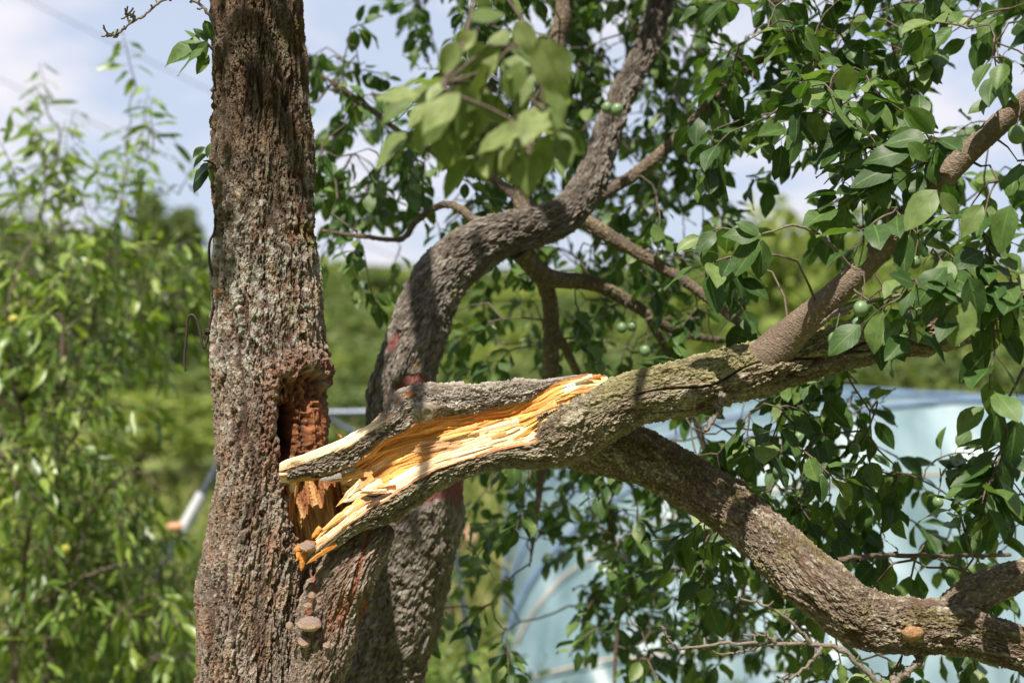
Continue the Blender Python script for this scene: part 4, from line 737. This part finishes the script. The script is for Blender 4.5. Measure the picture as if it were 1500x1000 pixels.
# ------------------------------------------------------------------ canopy
ROWS = {0: '000000000000667899997688776551', 1: '000000000210026888776688873211', 2: '000000000641146677578568875011', 3: '000000000364566665778446876103', 4: '000000000277777776577610466533',
        5: '000000000687777644477400045434', 6: '000000000565543223676000343344', 7: '000000000143111355566000232223', 8: '000000000031002245466100111111', 9: '000000000000013334465311000000',
        10: '000000000000043334542000000000', 11: '000000000000010000024455310000', 12: '000000000000000000005667620000', 13: '000000000000001134455667752110', 14: '000000000000005654435667775444', 15: '000000000000004676667665565554',
        16: '000000000000003216888764323432', 17: '000000000000003005999874000000', 18: '000000000000012005999875310000', 19: '000000000000034003888654443232'}
FF = Foliage(PL_VAR, PL_F, M_LEAF); FC = Foliage(PL_VAR, PL_F, M_PALE); FB = Foliage(PL_VAR, PL_F, M_LEAF)
sB = Skeleton(FB); sB.add(STC[272::4]); [sB.add(c) for c in bl]
sF = Skeleton(FF); sF.add(MAINC[:60]); sF.add(LOWC[125::7]); sF.add(UPC[40::8]); sF.add(SIDC[::8])
tb = []; tf = []
for r, row in ROWS.items():
    for c, ch in enumerate(row):
        ex = int(ch) / 9 * (4.6 if not ((c >= 21 and r <= 10) or (c >= 20 and 11 <= r < 17) or c >= 23) else 2.75)
        for k in range(int(ex) + (rng.random() < ex - int(ex))):
            px = c * 50 + rng.uniform(0, 50); py = r * 50 + rng.uniform(-25, 25)
            front = (c >= 21 and r <= 10) or (c >= 20 and r >= 11 and r < 17) or c >= 23
            (tf if front else tb).append(P(px, py, rng.uniform(2.62, 3.15) if front else rng.uniform(3.42 if (14 <= c <= 19 and r <= 5) else 3.05, 4.1)))
for k in range(320):   # the crown goes on above the frame
    tb.append(P(rng.uniform(560, 1450), rng.uniform(-520, -10), rng.uniform(2.95, 4.2)))
for k in range(24):
    tf.append(P(rng.uniform(1250, 1700), rng.uniform(-160, 0), rng.uniform(2.4, 3.0)))
for k in range(30):
    tf.append(P(rng.uniform(1510, 1750), rng.uniform(0, 950), rng.uniform(2.4, 3.1)))
for fol, sk, tg in ((FB, sB, tb), (FF, sF, tf)):
    for i, d in sk.grow(tg):
        fol.shoot(tg[i], unit(d * 0.6 + rng.normal(0, 0.45, 3) + np.array([0, -0.1, -0.15])), rng.uniform(0.07, 0.15), int(rng.integers(8, 12)), 0.064 if fol is FF else 0.054, 0.8, hang=0.5)
# nearer, sharper sprays around the smooth limb and over the far end of the branch
near = []
for c, r, n, d0, d1 in ((1290, 250, 3, 2.35, 2.5), (1230, 200, 3, 2.4, 2.55), (1180, 150, 3, 2.4, 2.55), (1350, 210, 3, 2.3, 2.45), (1330, 300, 2, 2.25, 2.35), (1380, 390, 3, 2.2, 2.3), (1440, 330, 3, 2.2, 2.35), (1470, 260, 2, 2.25, 2.4), (1340, 420, 2, 2.2, 2.3), (1300, 460, 2, 2.25, 2.35), (1430, 430, 3, 2.2, 2.3), (1480, 480, 2, 2.2, 2.3), (1100, 360, 2, 2.3, 2.35), (1250, 290, 2, 2.35, 2.45), (1480, 60, 2, 2.2, 2.35), (1430, 40, 2, 2.25, 2.35), (1260, 110, 2, 2.45, 2.6), (1480, 640, 2, 2.25, 2.35), (1460, 700, 2, 2.25, 2.35), (1440, 760, 2, 2.3, 2.45), (1490, 740, 1, 2.25, 2.35), (1310, 970, 2, 2.35, 2.4), (1200, 640, 2, 2.5, 2.65), (1130, 600, 2, 2.5, 2.65)):
    for k in range(n): near.append(P(c + rng.uniform(-28, 28), r + rng.uniform(-28, 28), rng.uniform(d0, d1)))
for i, d in sF.grow(near, 0.003):
    FF.shoot(near[i], unit(d * 0.5 + rng.normal(0, 0.5, 3) + np.array([0, -0.3, -0.1])), rng.uniform(0.06, 0.11), int(rng.integers(5, 8)), 0.070, 0.8, hang=0.5, spread=1.2, face=(-.1, -.35, .1))
for q in [(1372, 278, 1316, 336, 2.2), (1378, 282, 1404, 318, 2.2), (1388, 392, 1322, 452, 2.18), (1395, 400, 1345, 470, 2.18), (1418, 405, 1444, 470, 2.17), (1420, 440, 1388, 520, 2.17), (1440, 300, 1402, 345, 2.2), (1480, 300, 1455, 372, 2.2), (1455, 148, 1414, 160, 2.3), (1330, 208, 1362, 240, 2.3), (1190, 140, 1108, 180, 2.4), (1182, 145, 1130, 152, 2.4), (1195, 165, 1122, 232, 2.4), (1250, 190, 1160, 262, 2.38), (1335, 222, 1262, 232, 2.33), (1310, 245, 1210, 276, 2.33), (1115, 345, 1056, 340, 2.3), (1112, 350, 1066, 420, 2.3), (1118, 352, 1106, 410, 2.3), (1112, 346, 1080, 318, 2.3), (1442, 596, 1400, 638, 2.25), (1462, 600, 1450, 668, 2.24), (1490, 610, 1478, 690, 2.24), (1430, 690, 1402, 706, 2.3), (1436, 680, 1460, 740, 2.3), (1452, 560, 1466, 590, 2.25)]:
    FF.px_leaf(*q, roll=rng.uniform(-0.6, 0.6))
FF.twig(smooth_px([(1500, 540, 2.3), (1490, 560, 2.27), (1470, 600, 2.25), (1476, 640, 2.25), (1455, 680, 2.28), (1458, 720, 2.3)], 16), 0.003, 0.0015); FF.twig(smooth_px([(1600, 480, 2.4), (1540, 500, 2.34), (1500, 540, 2.3)], 10), 0.006, 0.003)
# the spray that hangs closest to the lens, from a limb above the frame
FT = smooth_px([(724, -212, 1.85), (704, -60, 1.76), (690, 20, 1.73), (668, 95, 1.70), (648, 122, 1.69), (672, 140, 1.68), (720, 160, 1.68), (770, 186, 1.68), (812, 190, 1.68)], 40); FC.twig(FT, 0.0034, 0.0014)
FT2 = smooth_px([(700, -60, 1.76), (752, 10, 1.72), (785, 60, 1.70), (792, 120, 1.69), (800, 180, 1.68)], 24); FC.twig(FT2, 0.0022, 0.0012)
for q in [(674, 136, 612, 190), (672, 138, 596, 214), (594, 192, 540, 244), (610, 142, 546, 132), (604, 148, 556, 178), (770, 186, 696, 226), (818, 192, 834, 250), (818, 188, 860, 226), (732, 78, 704, 138), (700, 46, 664, 82), (748, 42, 708, 78), (704, 138, 748, 186), (786, 222, 768, 288), (790, 56, 832, 146), (642, 188, 652, 258), (674, 158, 676, 228), (754, 212, 736, 258), (690, 30, 742, 6), (720, 20, 700, -10), (740, 60, 800, 100), (755, 30, 790, 80), (800, 130, 828, 180), (712, 150, 690, 208), (690, 146, 640, 196), (806, 196, 780, 262), (812, 195, 804, 258), (765, 90, 742, 150), (780, 120, 760, 170), (668, 60, 648, 110), (690, 60, 716, 110), (655, 122, 622, 150), (800, 186, 842, 206), (620, 190, 612, 232), (650, 130, 588, 150)]:
    dd = rng.uniform(1.64, 1.76); FC.px_leaf(*q, dd, dd + rng.uniform(-.02, .02), roll=rng.uniform(-0.9, 0.9))
for k in range(9):
    b_ = P(rng.uniform(650, 810), rng.uniform(20, 180), rng.uniform(1.72, 1.86)); FC.twig([FT[20], (FT[20] + b_) / 2 + [0, 0, .02], b_], 0.0018, 0.0012); FC.shoot(b_, unit(rng.normal(0, 0.5, 3) + np.array([0, 0, -.4])), 0.07, 6, 0.066, 0.8, hang=0.8)
# small sprigs on the trunk and a bare twig against the sky
SP = [[(313, 74, 2.47), (300, 62, 2.46), (286, 66, 2.46)], [(313, 240, 2.47), (305, 236, 2.46), (298, 236, 2.46)]]
for s_ in SP: FF.twig(smooth_px(s_, 8), 0.003, 0.0012)
for q in [(304, 62, 286, 36), (300, 30, 311, 60), (296, 62, 268, 58), (300, 66, 232, 98), (298, 70, 252, 106), (304, 60, 285, 92), (306, 80, 290, 110), (292, 60, 272, 40), (302, 216, 280, 232), (304, 226, 280, 246), (306, 238, 278, 266), (304, 244, 277, 281), (310, 246, 314, 272), (308, 210, 300, 232)]:
    FF.px_leaf(*q, 2.45 + rng.uniform(-.03, .03), roll=rng.uniform(-1, 1))
dead([(318, 52, 2.42), (306, 22, 2.42), (285, 3, 2.42), (262, -6, 2.42), (235, 2, 2.42), (212, 22, 2.42), (190, 36, 2.42), (166, 56, 2.42)], 0.003, 0.0015, TREE, name='dead_twig', jit=0.001)
dead([(190, 36, 2.42), (186, 24, 2.42), (184, 18, 2.42)], 0.0018, 0.0012, TREE, name='dead_twig'); dead([(200, 30, 2.42), (192, 22, 2.42), (183, 20, 2.42)], 0.0018, 0.0012, TREE, name='dead_twig'); dead([(172, 51, 2.42), (162, 52, 2.42), (156, 50, 2.42)], 0.0018, 0.0012, TREE, name='dead_twig')
# its own crown above the frame: limbs and leaves that dapple the upper trunk
tops = []
for k, ctl in enumerate([[(380, -860, 2.5, 42), (560, -1150, 2.25, 30), (770, -900, 2.0, 18), (790, -430, 1.88, 8), (722, -205, 1.85, 4)], [(380, -870, 2.5, 40), (330, -1000, 2.1, 28), (260, -1060, 1.7, 18), (180, -1000, 1.5, 8)], [(382, -880, 2.5, 42), (440, -1200, 2.6, 30), (520, -1500, 2.7, 18), (600, -1700, 2.8, 8)], [(380, -870, 2.5, 36), (250, -1150, 2.6, 24), (100, -1350, 2.7, 14), (-40, -1450, 2.7, 7)]]):
    _, c = limb('limb', ctl, 120, 40, TREE, 700 + 31 * k, OLIVE, FUR, 0.004); tops.append(c[10::3])
sT = Skeleton(FF); [sT.add(c) for c in tops]
tt = [np.array([rng.normal(-0.60, 0.18), rng.normal(1.82, 0.09), rng.uniform(3.0, 3.45)]) for k in range(13)] + [np.array([rng.uniform(-1.5, .4), rng.uniform(2.15, 3.6), rng.uniform(3.2, 4.3)]) for k in range(80)]
for i, d in sT.grow(tt):
    FF.shoot(tt[i], unit(d + rng.normal(0, .5, 3)), rng.uniform(.1, .18), 9, 0.066, 0.7)
FF.emit(TREE, 225); FC.emit(TREE, 75); FB.emit(BACK, 300)
# plums
def plum_mesh():
    u, v_ = np.meshgrid(np.linspace(0, 2 * np.pi, 20, endpoint=False), np.linspace(0.0, np.pi, 14)); r = 1 - 0.07 * np.exp(-(np.minimum(u, 2 * np.pi - u) / 0.25) ** 2)
    return mesh_np('plum', np.stack([np.sin(v_) * np.cos(u) * r, np.sin(v_) * np.sin(u) * r, np.cos(v_) * 1.12 - 0.10 * np.exp(-(v_ / 0.3) ** 2)], -1), grid_faces(14, 20, True))
PM = plum_mesh(); PM.materials.append(M_PLUM)
STK = []
for (px, py, d, r), root in [((q, TREE)) for q in ((1261, 452, 2.30, 11), (1224, 498, 2.31, 11.5), (1257, 474, 2.33, 9), (1490, 197, 2.28, 13), (1459, 736, 2.26, 11), (1374, 735, 2.6, 8), (1252, 657, 2.7, 8), (1140, 690, 2.75, 8), (1170, 640, 2.75, 7), (1340, 384, 2.3, 9))] + [(q, BACK) for q in ((904, 161, 3.0, 9), (889, 158, 3.02, 8), (911, 480, 3.1, 7.5), (926, 478, 3.1, 7), (880, 537, 3.05, 8), (945, 514, 3.08, 8), (968, 380, 3.1, 7), (860, 480, 3.15, 7), (790, 505, 3.2, 6.5), (1085, 620, 3.1, 7))]:
    ob = add_obj('plum', PM, root); c = P(px, py, d); s_ = r * d / FPX; ob.location = c; ob.scale = (s_, s_, s_); ob.rotation_euler = (random.uniform(-.3, .3), random.uniform(-.3, .3), random.uniform(0, 6))
    q = np.array([c + [0, 0, s_ * .95], c + [.003, .002, s_ + .012], c + [.008, .006, s_ + .03], c + [0.01, .02, s_ + .05]]); add_obj('stalk', mesh_np('stalk', tube_pts(q, .0012, .0012, 5), grid_faces(4, 5, True)), root, M_TWIG)

# ------------------------------------------------------------------ fungi, resin, wire on the broken tree
def bracket(px, py, d, wpx, hpx, label, seed):
    """a shelf fungus: domed top, thick rounded rim, paler pore face below"""
    s = d / FPX; rx, ry, rz = wpx * s * .5, wpx * s * .42, hpx * s * .5
    u, v_ = np.meshgrid(np.linspace(0, 2 * np.pi, 30, endpoint=False), np.linspace(0.0, np.pi, 18)); k = 1 + 0.09 * fbm(u / 6.2832 * 5, v_ * 1.5, 5, seed, 3)
    z = np.cos(v_); zz = np.where(z > 0, z * 0.85 * (1 + .1 * np.sin(v_ * 9)), z * 0.9); x = np.sin(v_) ** 0.8 * np.cos(u) * k; y = np.sin(v_) ** .8 * np.sin(u) * k; zz = zz - 0.35 * np.clip(-y, 0, 1) * (z > -0.3)
    c = P(px, py, d); co = np.stack([x * rx, y * ry, zz * rz], -1) + c
    f = np.clip(0.5 - z * 0.9 + 0.3 * fbm(u / 6.2832 * 8, v_ * 4, 8, seed + 3, 2), 0, 1); cl = mixc(C3(0.20, 0.145, 0.12), C3(0.50, 0.34, 0.22), f)
    return tag(add_obj('bracket_fungus', mesh_np('bracket_fungus', co, grid_faces(18, 30, True), np.concatenate([cl, np.full((18, 30, 1), .6)], -1)), None, M_BW), label, 'fungus', 'bracket fungi on the split trunk')
bracket(453, 913, 2.386, 36, 24, 'largest bracket fungus, a wide brown shelf on the trunk ridge', 1)
bracket(446, 939, 2.39, 19, 20, 'round pale bracket fungus directly under the widest shelf', 2)
bracket(451, 886, 2.387, 13, 9, 'small tan bracket fungus above the widest shelf', 3)
bracket(457, 872, 2.39, 10, 13, 'tiny upright tan fungus, topmost above the widest shelf', 4)
bracket(424, 916, 2.385, 11, 14, 'small tan fungus in the bark crease beside the widest shelf', 5)
bracket(450, 800, 2.375, 24, 17, 'grey brown bracket fungus at the foot of the torn cavity', 6)
bracket(478, 945, 2.385, 11, 10, 'small greyish fungus on the ridge beside the round pale one', 7)
tag(blob('resin_lump', P(324, 428, 2.437), 0.009, None, M_RESIN, 0.5, (1.3, .6, .9), seed=5), 'amber resin lump on the grey bark beside the hanging wire', 'resin')
wq = smooth_px([(321, 262, 2.475), (319, 276, 2.47), (317, 312, 2.47), (314, 339, 2.47), (307, 356, 2.47), (307, 385, 2.47), (311, 404, 2.46), (313, 441, 2.46), (308, 470, 2.46), (303, 500, 2.46), (298, 509, 2.46), (293, 487, 2.46), (288, 468, 2.46), (281, 461, 2.46), (275, 468, 2.46), (273, 494, 2.46), (270, 527, 2.46), (272, 544, 2.46)], 100)
wr = thing('wire', 'bent rusty wire hook hanging down the side of the split trunk', 'wire')
add_obj('strand', mesh_np('strand', tube_pts(wq, .0022, .0022, 8), grid_faces(100, 8, True)), wr, M_WIRE)
cq = np.array([P(305 + 4.5 * math.cos(a), 484 + 3.2 * math.sin(a) + a * .4, 2.46 + .004 * math.sin(a)) for a in np.linspace(0, 12.6, 40)]); add_obj('twist', mesh_np('twist', tube_pts(cq, .0018, .0018, 6), grid_faces(40, 6, True)), wr, M_WIRE)

# ================================================================== YOUNG FRUIT TREE AND SHRUB ON THE LEFT
FP = Foliage(PE_VAR, PE_F, M_PEACH); YT = thing('young_fruit_tree', 'young fruit tree with long drooping narrow leaves beside the trunk', 'tree')
PD = 4.6
stems = [[(72, 1250, PD), (74, 980, PD), (76, 760, PD), (84, 600, PD), (92, 460, PD), (88, 330, PD), (84, 240, PD), (84, 180, PD)], [(84, 620, PD), (130, 480, PD - .05), (165, 360, PD - .1), (182, 270, PD - .1), (187, 190, PD - .1)], [(80, 700, PD), (150, 560, PD - .2), (220, 460, PD - .3), (262, 425, PD - .3), (270, 440, PD - .3)],
         [(76, 760, PD), (30, 600, PD - .2), (10, 450, PD - .3), (60, 320, PD - .2), (62, 220, PD - .2)], [(74, 900, PD), (130, 760, PD - .3), (190, 690, PD - .4), (240, 720, PD - .4)], [(22, 1250, PD - .3), (22, 950, PD - .3), (40, 800, PD - .35), (10, 680, PD - .4), (-60, 560, PD - .3)], [(22, 900, PD - .3), (110, 850, PD - .4), (190, 820, PD - .45)]]
g0 = P(72, 1250, PD); root_pts = np.array([[g0[0] + .02, g0[1], -0.03], [g0[0], g0[1], g0[2]]])
SKp = Skeleton(FP)
for k, s_ in enumerate(stems):
    q = smooth_px(s_, 40, 0.004)
    if k in (0, 5): q = np.concatenate([[[q[0][0] + .01, q[0][1], -0.04]], q])
    add_obj('trunk' if k in (0, 5) else 'branch', mesh_np('stem', tube_pts(q, 0.015 if k in (0, 5) else 0.007, 0.002, 8), grid_faces(len(q), 8, True)), YT, M_TWIG); SKp.add(q[2:])
GP = {3: '00100100', 4: '01200200', 5: '02410400', 6: '05713510', 7: '26723310', 8: '57754550', 9: '78864651', 10: '78864330', 11: '68850000', 12: '68830000', 13: '78840000', 14: '78863000', 15: '79875200', 16: '88886420', 17: '89888752', 18: '89988864', 19: '99888866'}
tp_ = []
for r, row in GP.items():
    for c, ch in enumerate(row):
        ex = int(ch) / 9 * 6.4
        for k in range(int(ex) + (rng.random() < ex - int(ex))): tp_.append(P(c * 40 + rng.uniform(0, 40) - 15, r * 50 + rng.uniform(-10, 40) - 25, rng.uniform(PD - .55, PD + .6)))
for k in range(60): tp_.append(P(rng.uniform(-260, -10), rng.uniform(300, 1100), rng.uniform(PD - .5, PD + .5)))
for i, d in SKp.grow(tp_, 0.002):
    hi_ = proj(tp_[i])[1] < 330
    FP.shoot(tp_[i], unit(d * .3 + rng.normal(0, .15, 3) + np.array([0, 0, 1.2])) if hi_ else unit(d * .5 + rng.normal(0, .4, 3) + np.array([0, 0, .25])), rng.uniform(.12, .22), int(rng.integers(7, 11)), 0.088, 0.1 if hi_ else 0.9, hang=0.9)
FP.emit(YT, 300)
M_YF = mat_plain('yellow_fruit', (0.34, 0.33, 0.06), 0.5, 60, 0.2, 0)
for px, py in ((20, 468), (96, 805)): blob('fruit', P(px, py, PD - .35), .015, YT, M_YF, .04)
FS = Foliage(SH_VAR, SH_F, M_SHRUB); SHR = thing('shrub', 'low dense small leaved shrub at the foot of the young fruit tree', 'shrub')
SKs = Skeleton(FS)
for k in range(9):
    bx0 = P(rng.uniform(60, 300), 1180, 5.4); q = np.array([[bx0[0], bx0[1], -.03], [bx0[0] + rng.uniform(-.1, .1), bx0[1], .3], [bx0[0] + rng.uniform(-.2, .2), bx0[1] + rng.uniform(-.2, .2), .75]])
    tube_obj('stem', q, .008, SHR, M_TWIG, 6, .003); SKs.add(catmull(q, np.linspace(0, 2, 12)))
ts_ = [P(px, py, rng.uniform(4.9, 5.9)) for px, py in zip(rng.uniform(60, 318, 420), 1120 - 310 * rng.random(420) ** 0.9) if py > 800 + 0.35 * abs(px - 190)]
for i, d in SKs.grow(ts_, .002): FS.shoot(ts_[i], unit(d + rng.normal(0, .4, 3) + np.array([0, 0, .5])), rng.uniform(.08, .15), 9, .042, .2, hang=.2)
FS.emit(SHR, 300)
# leafy weeds in the grass below the broken branch
FW = Foliage(SH_VAR, SH_F, M_SHRUB); WD = thing('weed', 'leafy green weeds growing in the grass between the stem and the polytunnel', 'plant')
for k in range(40):
    g = P(rng.uniform(610, 735), 1010, rng.uniform(5.2, 6.4)); g[2] = gz(g[0:1], g[1:2])[0]; FW.shoot(g, unit(rng.normal(0, .25, 3) + np.array([0, 0, 1.0])), rng.uniform(.25, .62), 14, .075, .3, hang=.1)
FW.emit(WD, 120)
